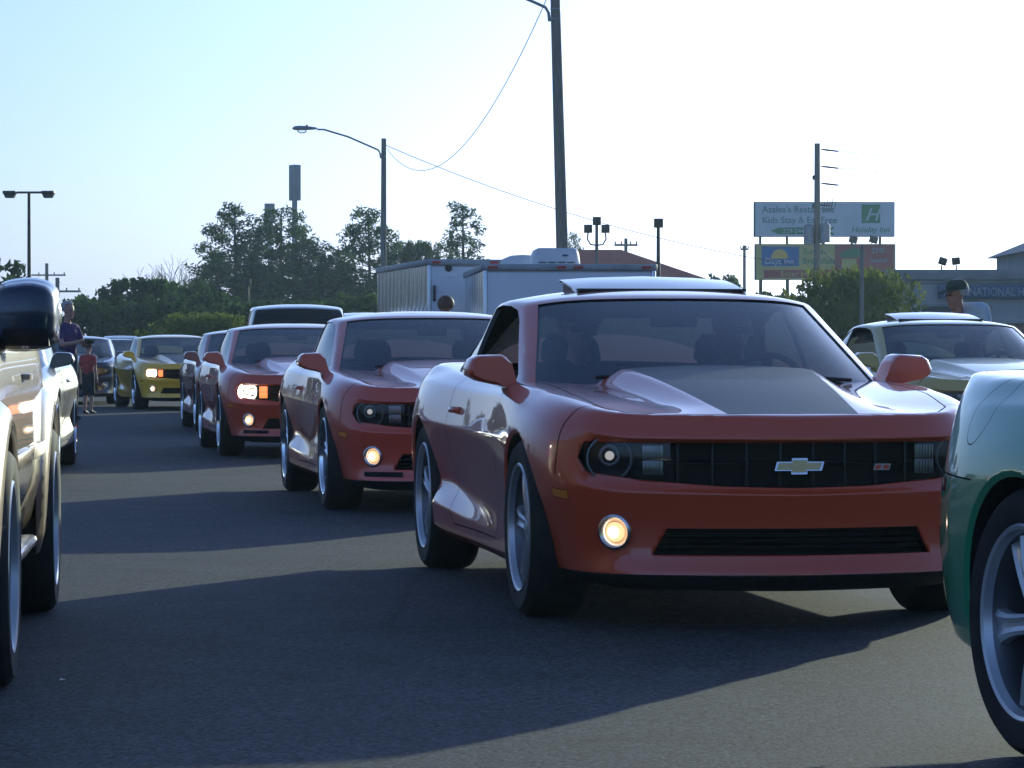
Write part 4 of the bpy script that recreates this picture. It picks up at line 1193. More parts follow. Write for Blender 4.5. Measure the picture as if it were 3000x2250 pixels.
# ------------------------------------------------------------------ ground
def asphalt():
    m = bpy.data.materials.new('asphalt'); m.use_nodes = True
    nt = m.node_tree; b = nt.nodes['Principled BSDF']; L = nt.links
    tc = nt.nodes.new('ShaderNodeTexCoord')
    def noise(sc, det=3, rough=.6):
        n = nt.nodes.new('ShaderNodeTexNoise'); n.inputs['Scale'].default_value = sc; n.inputs['Detail'].default_value = det; n.inputs['Roughness'].default_value = rough
        L.new(tc.outputs['Object'], n.inputs['Vector']); return n
    def ramp(src, p0, c0, p1, c1):
        r = nt.nodes.new('ShaderNodeValToRGB'); r.color_ramp.elements[0].position = p0; r.color_ramp.elements[1].position = p1
        r.color_ramp.elements[0].color = (*c0, 1); r.color_ramp.elements[1].color = (*c1, 1); L.new(src, r.inputs[0]); return r
    def mix(a, b_, f, mode='MIX'):
        x = nt.nodes.new('ShaderNodeMix'); x.data_type = 'RGBA'; x.blend_type = mode
        if isinstance(f, float): x.inputs[0].default_value = f
        else: L.new(f, x.inputs[0])
        L.new(a, x.inputs[6]); L.new(b_, x.inputs[7]); return x.outputs[2]
    big = ramp(noise(.18, 5).outputs[0], .35, (.031, .0360, .044), .7, (.045, .0505, .058))
    mid = ramp(noise(1.6, 6, .7).outputs[0], .3, (.72, .72, .72), .75, (1.2, 1.2, 1.2))
    c = mix(big.outputs[0], mid.outputs[0], 1.0, 'MULTIPLY')
    # aggregate: every stone its own shade
    v = nt.nodes.new('ShaderNodeTexVoronoi'); v.inputs['Scale'].default_value = 72; L.new(tc.outputs['Object'], v.inputs['Vector'])
    sh = ramp(v.outputs['Color'], .15, (.22, .22, .23), .85, (2.5, 2.45, 2.36))
    c = mix(c, sh.outputs[0], .85, 'MULTIPLY')
    # a few pale stones
    v2 = nt.nodes.new('ShaderNodeTexVoronoi'); v2.inputs['Scale'].default_value = 30; L.new(tc.outputs['Object'], v2.inputs['Vector'])
    sp = ramp(v2.outputs['Distance'], .09, (1, 1, 1), .19, (0, 0, 0))
    sp2 = ramp(noise(30, 1).outputs[0], .46, (0, 0, 0), .54, (1, 1, 1))
    pale = nt.nodes.new('ShaderNodeRGB'); pale.outputs[0].default_value = (.22, .21, .19, 1)
    ml = nt.nodes.new('ShaderNodeMath'); ml.operation = 'MULTIPLY'; L.new(sp.outputs[0], ml.inputs[0]); L.new(sp2.outputs[0], ml.inputs[1])
    c = mix(c, pale.outputs[0], ml.outputs[0])
    # oil drips and old stains
    st = ramp(noise(.9, 4, .55).outputs[0], .60, (1, 1, 1), .72, (.55, .55, .56))
    c = mix(c, st.outputs[0], 1.0, 'MULTIPLY')
    # hairline cracks
    v3 = nt.nodes.new('ShaderNodeTexVoronoi'); v3.feature = 'DISTANCE_TO_EDGE'; v3.inputs['Scale'].default_value = .16
    mp = nt.nodes.new('ShaderNodeMapping'); L.new(tc.outputs['Object'], mp.inputs[0])
    wn = noise(1.1, 5, .7); ad = nt.nodes.new('ShaderNodeMix'); ad.data_type = 'VECTOR'; ad.inputs[0].default_value = .12
    L.new(mp.outputs[0], ad.inputs[4]); L.new(wn.outputs['Color'], ad.inputs[5]); L.new(ad.outputs[1], v3.inputs['Vector'])
    ck = ramp(v3.outputs['Distance'], .0008, (.35, .35, .36), .0022, (1, 1, 1))
    c = mix(c, ck.outputs[0], .7, 'MULTIPLY')
    L.new(c, b.inputs['Base Color'])
    b.inputs['Roughness'].default_value = .8; b.inputs['Specular IOR Level'].default_value = .17
    bp = nt.nodes.new('ShaderNodeBump'); bp.inputs['Strength'].default_value = .15; bp.inputs['Distance'].default_value = .006
    hgt = ramp(v.outputs['Distance'], .0, (1, 1, 1), .75, (0, 0, 0)); L.new(hgt.outputs[0], bp.inputs['Height']); L.new(bp.outputs[0], b.inputs['Normal'])
    return m
M['asphalt'] = asphalt()
M['grass_far'] = noisy('dry_grass_ground', (.05, .06, .025), (.09, .09, .045), .5, .95)
g = MB(); g.add([(-900, -300, -.02), (900, -300, -.02), (900, 1500, -.02), (-900, 1500, -.02)], [(0, 1, 2, 3)])
tag(g.build('ground', M['grass_far'], None, None), 'dry grass ground beyond the parking lot', kind='structure')
g = MB(); g.add([(-70, -60, 0), (70, -60, 0), (70, 108, 0), (-70, 108, 0)], [(0, 1, 2, 3)])
tag(g.build('parking_lot', M['asphalt'], None, None), 'grey asphalt parking lot', kind='structure')

# ------------------------------------------------------------------ cars
YAW = 9.5
coupe('red coupe with charcoal hood stripe and raised sunroof, nearest in the queue', (.715, 14.28), YAW, M['red'], 'dim', True, True, True, True, wheel=M['alloy'])
coupe('plain red coupe second in the queue, just behind the striped coupe', (-.605, 22.8), YAW, M['red2'], 'dim', True, wheel=M['chrome'], ss=True)
coupe('red coupe with bright headlights and lit amber signal, third in the queue', (-2.33, 33.46), YAW, M['red'], 'on', True, far=True, wheel=M['chrome'], turn=M['amber_lit'], ss=True)
coupe('dark red coupe mostly hidden behind the one with bright headlights', (-3.55, 43.0), YAW, M['dark_red'], 'off', False, far=True, wheel=M['chrome'])
coupe('yellow coupe with dark hood stripe and lit headlights, last in the queue', (-6.39, 58.6), 14, M['yellow'], 'on', True, True, far=True, wheel=M['chrome'], turn=M['amber_lit'])
coupe('pale gold coupe with raised sunroof, right of the striped red coupe', (3.95, 28.3), YAW, M['gold'], 'off', False, False, True, True, far=True)
coupe('metallic green coupe whose rear quarter fills the right edge', (2.63, 7.12), 15, M['green'], 'off', False, spoiler=False, wheel=M['alloy'])
coupe('silver coupe with black mirror, half hidden behind the tan pickup', (-4.95, 27.9), 5, M['silver'], 'off', False, far=True, wheel=M['chrome'], mirror_mat=M['black_paint'], group='cars parked on the left')
suv('tan pickup truck with wheel flares and dark mirror at the left edge', (-2.71, 11.4), 5.7, M['tan'], 'pickup', M['alloy'], group='cars parked on the left', mirror=M['blue_paint'], pickup=True)
suv('black sport utility whose roof shows above the red coupes', (-3.5, 50.6), 6, M['black_paint'], 'suv', flare=False).scale = (1.04, 1.04, 1.04)
coupe('dark blue coupe parked behind the boy', (-9.0, 64.0), 5, M['blue_paint'], 'off', False, far=True, group='cars parked on the left')
coupe('black coupe with raised sunroof far behind the blue one', (-9.6, 76.0), 6, M['black_paint'], 'off', False, False, True, far=True, group='cars parked on the left')
suv('white sport utility parked against the left side of the trailers', (-2.55, 56.0), 12, M['white_paint'], 'suv', flare=False)

# ------------------------------------------------------------------ trailers
trailer('white box trailer with white L-shaped tape on its end wall', (-1.27, 47.0), 11, 2.25, 5.2, 2.45, True, True)
tb = trailer('long white box trailer with an air conditioner on its roof', (-.38, 42.0), 4, 2.33, 4.6, 2.24)
ac = empty('roof_air_conditioner', (.62, 42.5, 2.245), R(4)); tag(ac, 'white air conditioner on the roof of the nearer trailer', 'air conditioner')
m = MB(); rings = []
for q, (z, s_) in enumerate([(0, 1.0), (.05, 1.0), (.17, .95), (.225, .88), (.245, .78)]):
    rings.append([(x * s_, y * s_ + .35, z) for x, y in [(-.32, -.28), (-.28, -.33), (.28, -.33), (.32, -.28), (.32, .45), (.28, .5), (-.28, .5), (-.32, .45)]])
m.loft(rings); m.build('cover', M['ac_white'], ac, 40)
m = MB(); m.prism(circle((0, 0), .045, 20, .014), 0, .006, Matrix(((1, 0, 0, .11), (0, 0, -1, .005), (0, 1, 0, .14), (0, 0, 0, 1)))); m.build('oval_badge', M['sign_blue'], ac)
for k in range(4):
    m = MB(); m.box((-.2 + k * .13, .012, .045), (.10, .012, .012)); m.build('louvre', M['dark_metal'], ac)
rv = empty('roof_vent', (.16, 44.6, 2.245), R(4)); tag(rv, 'pale domed vent on the trailer roof, left of the air conditioner', 'roof vent')
m = MB(); m.lathe([(.34, 0), (.34, .06), (.30, .15), (.18, .20), (.0001, .215)], 24); m.build('dome', M['ac_white'], rv, 50)
m = MB(); m.lathe([(.37, 0), (.37, .03), (.34, .03)], 24); m.build('flange', M['galv'], rv)

# ------------------------------------------------------------------ street poles
def street_lamp(label, x, y, h, r0, r1, lean, arm_z, arm_l, group):
    root = empty('street_lamp', (x, y, 0)); tag(root, label, 'street lamp', group)
    m = MB(); n = 10
    m.tube([(lean * q, 0, h * q) for q in [i / n for i in range(n + 1)]], [lerp(r0, r1, i / n) for i in range(n + 1)], 14); m.build('pole', M['wood_pole'], root, 50)
    px = lean * arm_z / h; rr = lerp(r0, r1, arm_z / h)
    a = MB(); pts = [(px - rr - .02, 0, arm_z - .30), (px - rr - .04, 0, arm_z - .12), (px - rr - .10, 0, arm_z - .02), (px - rr - .25, 0, arm_z + .05), (px - arm_l * .6, 0, arm_z + .05 + arm_l * .19), (px - arm_l, 0, arm_z + .05 + arm_l * .31), (px - arm_l - .25, 0, arm_z + .06 + arm_l * .31)]
    a.tube(pts, .032, 8); a.build('arm', M['galv'], root, 60)
    hz = arm_z + .06 + arm_l * .31; hx = px - arm_l - .25
    hd = MB(); rings = []
    for q, w_, hh in [(0, .04, .04), (.15, .08, .07), (.40, .13, .10), (.62, .14, .11), (.78, .11, .09), (.85, .04, .04)]:
        rings.append([(hx - q, w_ * math.cos(t), hz + .02 + hh * math.sin(t) * (1 if math.sin(t) > 0 else .5)) for t in [2 * math.pi * k / 12 for k in range(12)]])
    hd.loft(rings); hh_ = hd.build('lamp_head', M['galv'], root, 50)
    gl = MB(); gl.ball((hx - .52, 0, hz - .045), (.17, .12, .10)); gl.build('lamp_globe', M['glass_clear'], root, 60)
    pc = MB(); pc.lathe([(.035, 0), (.035, .05), (.0001, .055)], 10, Matrix.Translation((hx - .35, 0, hz + .11))); pc.build('photocell', M['dark_metal'], root)
    for dz in (-.25, -.05):
        br = MB(); br.lathe([(rr + .006, -.015), (rr + .006, .015)], 14, Matrix.Translation((px, 0, arm_z + dz))); br.build('band', M['galv'], root)
    return root
d1 = 62.0
street_lamp('tall thick leaning street lamp pole behind the trailers', 1.09, d1, 8.55, .135, .095, -.24, 7.95, 2.1, 'street lamps')
d2 = 107.0
street_lamp('slimmer street lamp farther off, left of the trailers', -4.45, d2, 8.38, .125, .085, .03, 8.0, 2.05, 'street lamps')
def flood(label, x, y, h, kind):
    root = empty('floodlight_pole', (x, y, 0)); tag(root, label, 'light pole', 'car park light poles')
    m = MB(); m.tube([(0, 0, 0), (0, 0, h)], [.08, .05], 10); m.build('pole', M['dark_metal'] if kind != 'cluster' else M['wood_pole'], root, 50)
    heads = {'double': [(-.62, 0), (.62, 0)], 'cluster': [(-.28, -.22), (.28, -.22), (0, .03)], 'single': [(0, .02)]}[kind]
    if kind == 'double':
        m = MB(); m.box((0, 0, h), (1.0, .07, .07), bev=.01); m.build('cross_arm', M['dark_metal'], root)
    if kind == 'cluster':
        for s in (-1, 1):
            m = MB(); m.tube([(0, 0, h - .75), (s * .2, 0, h - .72), (s * .30, 0, h - .55), (s * .28, 0, h - .35)], .025, 6); m.build('bracket', M['dark_metal'], root)
    for dx, dz in heads:
        m = MB()
        if kind == 'double':
            m.box((dx, 0, h), (.42, .34, .10), bev=.02); m.prism([(dx - .19, 0), (dx + .19, 0), (dx + .13, -.13), (dx - .13, -.13)], -.14, .14, Matrix(((1, 0, 0, 0), (0, 0, 1, 0), (0, 1, 0, h - .045), (0, 0, 0, 1))))
        else:
            m.box((dx, 0, h + dz), (.24, .22, .24), bev=.03); m.box((dx, -.13, h + dz), (.27, .03, .27), bev=.01)
        m.build('lamp_head', M['dark_metal'], root, 40)
    return root
p = at(63, 416, 100); flood('thin car park lamp with two square heads at far left', p.x, 100, p.z, 'double')
p = at(1289, 480, 100); flood('lamp pole with a cluster of three floodlights behind the trailers', p.x, 100, p.z, 'cluster')
p = at(1422, 484, 90); flood('thin pole with one square floodlight right of the trailers', p.x, 90, p.z, 'single')
p = at(535, 612, 118); flood('small pale lamp pole before the dark pines', p.x, 118, p.z, 'single')

def utility(label, px, py, d, r0, r1, arms=(), group='utility poles'):
    p = at(px, py, d); root = empty('utility_pole', (p.x, d, 0)); tag(root, label, 'utility pole', group)
    m = MB(); m.tube([(0, 0, 0), (0, 0, p.z * .5), (0, 0, p.z)], [r0, (r0 + r1) / 2, r1], 12); m.build('pole', M['wood_pole'], root, 50)
    for dz, w_ in arms:
        m = MB(); m.box((0, -.12, p.z - dz), (w_, .09, .11), bev=.01); a = m.build('cross_arm', M['wood_pole'], root)
        for s in (-.46, -.2, .2, .46):
            i = MB(); i.lathe([(.03, 0), (.045, .06), (.03, .08), (.045, .12), (.0001, .16)], 8, Matrix.Translation((s * w_, -.12, p.z - dz + .05))); i.build('insulator', M['dark_metal'], a)
    return root
up = utility('tall utility pole in front of the billboards', 1765, 310, 110, .135, .10)
for k, z in enumerate((8.18, 7.58, 6.98)):
    m = MB(); m.tube([(.12, 0, z + .03), (.30, 0, z), (.75, 0, z - .05)], [.02, .035, .03], 6); m.build('insulator_string', M['dark_metal'], up)
    wire((10.82 + .75, 110, z - .05), (32, 96, z - .9), .5, .012, ['top', 'middle', 'bottom'][k] + ' wire running right from the tall utility pole')
m = MB(); m.lathe([(.0001, 0), (.19, 0), (.19, .62), (.12, .68), (.0001, .68)], 16, Matrix.Translation((.26, -.12, 4.9))); m.build('transformer', M['galv'], up)
m = MB(); m.lathe([(.0001, 0), (.19, 0), (.19, .62), (.12, .68), (.0001, .68)], 16, Matrix.Translation((-.30, -.12, 4.85))); m.build('transformer', M['galv'], up)
for k in range(5):
    m = MB(); a = .12 + k * .09
    m.tube([(.10, -.1, 6.25), (a, -.12, 6.18), (a + .10, -.14, 6.45 + .03 * k), (a + .16, -.12, 6.30), (a + .06, -.1, 5.98)], .012, 5); m.build('jumper_cable', M['wire'], up)
for z in (3.3, 3.9, 6.2, 7.2):
    m = MB(); m.box((-.12, 0, z), (.10, .12, .16), bev=.02); m.build('bracket', M['dark_metal'], up)
tp = utility('thin dark pole in front of the bush and billboards', 1862, 528, 74, .055, .045)
utility('distant utility pole with one cross arm, left of the lamps', 101, 569, 210, .15, .11, ((.8, 2.6),))
utility('distant utility pole with cross arms and a lamp arm at far left', 124, 600, 170, .15, .11, ((.75, 2.6),))
utility('small distant utility pole left of the billboards', 1608, 530, 190, .12, .09, ((.25, .5),))
utility('short distant utility pole behind the brown roof', 1352, 515, 160, .11, .09, ((.35, 1.2),))
wire((-4.36, 107, 8.15), (9.85, 109, 4.1), .5, .012, 'thin wire running right from the slimmer street lamp')
# long slack service wire between the two street lamps
a, b = Vector((-4.3, 107, 8.0)), Vector((.78, 62, 8.3))
wire(a, b, 1.9, .010, 'slack wire hanging between the two street lamps', 28)
wire(at(101, 590, 210), at(-80, 600, 190), .6, .012, 'faint upper wire at far left'); wire(at(124, 608, 170), at(420, 612, 230), .8, .014, 'faint wire from the far left poles towards the trees')
wire(at(1000, 690, 150), at(1600, 552, 200), .3, .010, 'faint wire behind the brown roof')
wire(at(1780, 540, 110), at(1925, 588, 90), .5, .022, 'pale drop cable from the tall utility pole to the restaurant')
wire(at(1920, 515, 150), at(2260, 440, 120), .3, .010, 'faint wire rising to the right above the restaurant')

# ------------------------------------------------------------------ tall sign
p = at(637, 395, 170)
ts = empty('tall_sign', (p.x, 170, 0)); tag(ts, 'tall narrow sign box on a thick pole above the pines', 'sign')
m = MB(); m.tube([(0, 0, 0), (0, 0, 9.4)], [.19, .16], 14); m.build('pole', M['galv'], ts, 50)
m = MB(); m.box((0, 0, 10.25), (.46, .62, 1.95), Matrix.Rotation(R(28), 4, 'Z'), .03); m.build('sign_box', M['stucco'], ts)
p = at(583, 440, 190)
t2 = empty('tall_sign', (p.x, 190, 0)); tag(t2, 'second sign whose top just shows above the middle pine', 'sign')
m = MB(); m.tube([(0, 0, 0), (0, 0, p.z - 1)], .14, 10); m.build('pole', M['galv'], t2, 50)
m = MB(); m.box((0, 0, p.z - .6), (.62, .5, 1.2), bev=.03); m.build('sign_box', M['fascia'], t2)

# ------------------------------------------------------------------ billboards (each a flat printed board on its frame)
BD = 160.0
def bx(px): return (px - 1106) * BD / 6700
def bz(py): return 1.09 + (756 - py) * BD / 6700
def board(label, x0, x1, z0, z1, face):
    root = empty('billboard', ((x0 + x1) / 2, BD, 0)); tag(root, label, 'billboard', 'billboards')
    w_ = x1 - x0; c = (z0 + z1) / 2
    m = MB(); m.box((0, .12, c), (w_, .2, z1 - z0), bev=.02); m.build('frame', M['bb_frame'], root)
    m = MB(); m.box((.03, 0, c), (w_ - .10, .03, z1 - z0 - .06)); m.build('face', face, root)
    for x in (-w_ * .45, -w_ * .26, w_ * .0, w_ * .2, w_ * .40):
        m = MB(); m.tube([(x, .32, 0 if z0 < 6 else 4.0), (x, .32, z1 - .1)], .07, 8); m.build('post', M['dark_metal'], root)
    return root
def plate(root, x0, x1, z0, z1, mt, y=-.022, name='print'):
    o = root.location; m = MB(); m.box(((x0 + x1) / 2 - o.x, y, (z0 + z1) / 2), (x1 - x0, .006, z1 - z0)); return m.build(name, mt, root)
def blt(root, txt, px, py, size, mt, **k):
    return letters(txt, size, mt, root, (bx(px) - root.location.x, -.034, bz(py)), **k)
b1 = board('upper white billboard with green hotel lettering', bx(1628), bx(1933), bz(512), bz(436), M['bb_white'])
blt(b1, "Azalea's Restaurant", 1646, 459, .47, M['bb_text'], xs=1.0); blt(b1, 'Kids Stay & Eat Free', 1646, 482, .47, M['bb_text'], xs=1.0)
ar = MB(); ar.prism([(bx(1665), bz(498.5)), (bx(1680), bz(492)), (bx(1803), bz(491)), (bx(1794), bz(499)), (bx(1803), bz(507)), (bx(1680), bz(506))], 0, .006, Matrix(((1, 0, 0, -b1.location.x), (0, 0, -1, -.02), (0, 1, 0, 0), (0, 0, 0, 1)))); ar.build('arrow', M['bb_green'], b1)
blt(b1, '229-244', 1690, 504, .34, M['bb_white'])
plate(b1, bx(1861), bx(1901), bz(482), bz(442), M['bb_green'], name='logo_square')
blt(b1, 'H', 1868, 477, .95, M['bb_white'], shear=.35); blt(b1, 'Holiday Inn', 1838, 502, .42, M['bb_green'], shear=.25, xs=1.02)
b2 = board('lower yellow and red billboard with a blue sun emblem', bx(1630), bx(1935), bz(605), bz(527), M['bb_yellow'])
plate(b2, bx(1803), bx(1931), bz(586), bz(529), M['bb_red'], -.019); plate(b2, bx(1645), bx(1726), bz(575), bz(533), M['bb_blue']); plate(b2, bx(1650), bx(1720), bz(572.5), bz(559), M['bb_darkblue'], -.026)
sn = MB(); sn.prism([(bx(1684) + .44 * math.cos(R(a)), bz(559) + .50 * math.sin(R(a))) for a in range(0, 181, 12)], 0, .004, Matrix(((1, 0, 0, -b2.location.x), (0, 0, -1, -.026), (0, 1, 0, 0), (0, 0, 0, 1)))); sn.build('sun_emblem', M['bb_sun'], b2)
blt(b2, 'Days Inn', 1652, 570.5, .42, M['bb_white'], xs=1.02, bold=.006); blt(b2, 'Breakfast', 1733, 570, .46, M['bb_green'], xs=.98); blt(b2, 'Sunrise', 1735, 549, .42, M['bb_green'])
plate(b2, bx(1650), bx(1802), bz(600), bz(583), M['bb_red'], name='band'); blt(b2, 'Enter Here', 1686, 597, .40, M['bb_yellow'], xs=1.05)
blt(b2, '25%', 1882, 547, .40, M['letter_pale']); blt(b2, 'Senior', 1880, 567, .34, M['letter_pale'])
hs = MB(); hs.prism([(bx(1812), bz(548)), (bx(1845), bz(533)), (bx(1868), bz(545)), (bx(1868), bz(556)), (bx(1814), bz(556))], 0, .005, Matrix(((1, 0, 0, -b2.location.x), (0, 0, -1, -.024), (0, 1, 0, 0), (0, 0, 0, 1)))); hs.build('house_emblem', M['bb_green'], b2)
plate(b2, bx(1818), bx(1850), bz(580), bz(559), M['bb_yellow'], -.026)
for px in (1771, 1843, 1887):
    m = MB(); q = at(px, 518, BD - .8); m.box((0, 0, 0), (.42, .3, .34), Matrix.Rotation(R(15), 4, 'Y'), .03); o = m.build('floodlight', M['dark_metal']); o.location = q
    tag(o, {1771: 'left', 1843: 'middle', 1887: 'right'}[px] + ' dark floodlight between the two billboards', 'floodlight', 'billboard floodlights')
    a = MB(); a.tube([(0, .15, 0), (0, 1.1, -.25)], .03, 6); a.build('arm', M['dark_metal'], o)
cw = empty('catwalk', (bx(1660), BD - .9, 0)); tag(cw, 'dark catwalk under the lower billboard', 'catwalk')
m = MB(); m.box((1.2, .4, 3.05), (5.0, .6, .06)); m.build('deck', M['bb_frame'], cw)
m = MB(); m.tube([(-1.2, .1, 3.65), (3.7, .1, 3.65)], .03, 6); m.build('rail', M['bb_frame'], cw)
for k in range(5): m = MB(); m.tube([(-1.2 + k * 1.2, .1, 3.0), (-1.2 + k * 1.2, .1, 3.65)], .025, 6); m.build('rail_post', M['bb_frame'], cw)

# ------------------------------------------------------------------ restaurant on the right
ih = empty('restaurant', (11.0, 90, 0)); tag(ih, 'low beige restaurant with a blue lettered sign band', 'building')
def wbox(name, x0, x1, y0, y1, z0, z1, mt, bev=0, par=None):
    m = MB(); m.box(((x0 + x1) / 2, (y0 + y1) / 2, (z0 + z1) / 2), (x1 - x0, y1 - y0, z1 - z0), bev=bev); return m.build(name, mt, par or ih)
wbox('wall', 0, 12, 0, 14, 0, 3.15, M['stucco']); wbox('parapet', -.12, 12.1, -.14, 14, 3.12, 3.42, M['fascia'], .02)
wbox('cornice', -.06, 12.05, -.07, .1, 3.02, 3.10, M['fascia'], .01)
sg = wbox('sign_band', 1.35, 6.2, -.20, -.02, 2.58, 2.98, M['sign_blue'], .02)
letters('INTERNATIONAL HOUSE OF PANCAKES', .34, M['letter_pale'], sg, (1.50, -.225, 2.66), xs=.78, bold=.004)
for x0, x1 in ((.9, 1.75), (1.82, 2.62), (2.69, 2.9)):
    w0 = wbox('window', x0, x1, -.03, .02, .9, 2.35, M['pane']); wbox('frame', x0, x1, -.05, -.01, 2.35, 2.42, M['fascia'], par=w0)
wbox('brick_pier', 3.0, 12, -.32, .05, 0, 1.85, M['brick'], .01); wbox('ledge', 2.92, 12, -.42, .02, 1.85, 1.98, M['stucco'], .01)
wbox('tower', 4.15, 9.9, .4, 7, 3.42, 4.05, M['stucco'])
for x in (4.5, 5.3, 6.1): wbox('tower_window', x, x + .5, .36, .42, 3.5, 3.95, M['pane'])
m = MB(); e = .32
vs = [(4.15 - e, .4 - e, 3.95), (9.9 + e, .4 - e, 3.95), (9.9 + e, 7 + e, 3.95), (4.15 - e, 7 + e, 3.95), (7.0, 3.7, 5.35), (7.1, 3.7, 5.35)]
m.add(vs, [(0, 1, 5, 4), (1, 2, 5), (2, 3, 4, 5), (3, 0, 4), (3, 2, 1, 0)]); m.build('roof', M['fascia'], ih, None)
for px, r_ in ((2034, .3), (2066, -.1)):
    q = at(px, 573, 91); m = MB(); m.box((0, 0, .12), (.24, .12, .22), Matrix.Rotation(r_, 4, 'Y'), .02); m.tube([(0, 0, 0), (0, .02, -.28)], .02, 6)
    o = m.build('roof_floodlight', M['dark_metal']); o.location = q; tag(o, ('left' if px < 2050 else 'right') + ' small floodlight on the restaurant parapet', 'floodlight', 'parapet floodlights')

# brown hip roof building behind the trailers
hb = empty('brown_roof_building', (3.7, 132, 0)); tag(hb, 'low building with a dark red hip roof behind the trailers', 'building')
m = MB(); m.box((0, 5, 1.85), (8.0, 10, 3.7)); m.build('wall', M['stucco'], hb)
z0, z1 = 3.75, 5.5
m = MB(); m.add([(-4.6, -.6, z0), (5.6, -.6, z0), (5.6, 10.6, z0), (-4.6, 10.6, z0), (-1.1, 4.5, z1), (1.1, 4.5, z1)], [(0, 1, 5, 4), (1, 2, 5), (2, 3, 4, 5), (3, 0, 4), (3, 2, 1, 0)]); rf = m.build('roof', M['roof_tiles'], hb, None)
m = MB(); m.box((0, -.62, z0 - .06), (9.24, .06, .16)); m.build('gutter', M['fascia'], hb)
for x in (-3, -1.2, .6, 2.4):
    m = MB(); m.box((x + .4, -.01, 1.9), (1.0, .06, 1.2)); m.build('window', M['pane'], hb)
# ------------------------------------------------------------------ trees
def leaf_mat(name, c1, c2, trans=.35):
    m = bpy.data.materials.new(name); m.use_nodes = True; nt = m.node_tree; L = nt.links
    for n in list(nt.nodes): nt.nodes.remove(n)
    o = nt.nodes.new('ShaderNodeOutputMaterial'); mx = nt.nodes.new('ShaderNodeMixShader'); mx.inputs[0].default_value = trans
    d = nt.nodes.new('ShaderNodeBsdfDiffuse'); t = nt.nodes.new('ShaderNodeBsdfTranslucent')
    tc = nt.nodes.new('ShaderNodeTexCoord'); n = nt.nodes.new('ShaderNodeTexNoise'); n.inputs['Scale'].default_value = 1.1; n.inputs['Detail'].default_value = 3
    L.new(tc.outputs['Object'], n.inputs['Vector'])
    r = nt.nodes.new('ShaderNodeValToRGB'); r.color_ramp.elements[0].position = .35; r.color_ramp.elements[1].position = .7
    r.color_ramp.elements[0].color = (*c1, 1); r.color_ramp.elements[1].color = (*c2, 1)
    L.new(n.outputs[0], r.inputs[0]); L.new(r.outputs[0], d.inputs[0])
    g = nt.nodes.new('ShaderNodeMix'); g.data_type = 'RGBA'; g.blend_type = 'MULTIPLY'; g.inputs[0].default_value = 1; L.new(r.outputs[0], g.inputs[6]); g.inputs[7].default_value = (1.5, 1.6, .8, 1)
    L.new(g.outputs[2], t.inputs[0])
    L.new(d.outputs[0], mx.inputs[1]); L.new(t.outputs[0], mx.inputs[2]); L.new(mx.outputs[0], o.inputs[0])
    return m
M['pine'] = leaf_mat('pine_needles', (.034, .060, .030), (.075, .115, .050))
M['leaf'] = leaf_mat('broad_leaves', (.035, .060, .025), (.080, .115, .042))
M['leaf_dark'] = leaf_mat('dark_leaves', (.028, .050, .024), (.062, .095, .040), .3)
M['leaf_light'] = leaf_mat('yellow_green_leaves', (.075, .095, .026), (.15, .17, .042), .4)
M['bark'] = noisy('pine_bark', (.05, .038, .03), (.10, .08, .06), 5, .95, .5, 20, stretch=(4, 4, 1))
M['twig'] = noisy('pale_twigs', (.16, .14, .11), (.24, .21, .17), 4, .95)
nr = np.random.default_rng(11)

def leaf_cloud(name, cents, rads, per, size, mt, flat=.75, aspect=1.0):
    """small leaf quads spread through ellipsoidal clumps"""
    V_ = []
    for c, r, k in zip(cents, rads, per):
        d = nr.normal(size=(k, 3)); d /= np.linalg.norm(d, axis=1)[:, None]
        q = d * (nr.random(k) ** .45)[:, None] * r * np.array([1, 1, flat])
        V_.append(q + np.array(c))
    P = np.concatenate(V_); n = len(P)
    u = nr.normal(size=(n, 3)); u /= np.linalg.norm(u, axis=1)[:, None]
    v = np.cross(u, nr.normal(size=(n, 3))); v /= np.linalg.norm(v, axis=1)[:, None]
    s = size * (.6 + .8 * nr.random(n))[:, None]
    a = P - u * s - v * s * .2 * aspect; b = P + v * s * .55 * aspect; c = P + u * s; d = P - v * s * .55 * aspect
    vs = np.stack([a, b, c, d], 1).reshape(-1, 3)
    me = bpy.data.meshes.new(name); me.vertices.add(4 * n); me.vertices.foreach_set('co', vs.ravel().astype(np.float32))
    me.loops.add(4 * n); me.loops.foreach_set('vertex_index', np.arange(4 * n, dtype=np.int32))
    me.polygons.add(n); me.polygons.foreach_set('loop_start', np.arange(0, 4 * n, 4, dtype=np.int32)); me.polygons.foreach_set('loop_total', np.full(n, 4, dtype=np.int32))
    me.update(); me.validate(); me.materials.append(mt)
    return me

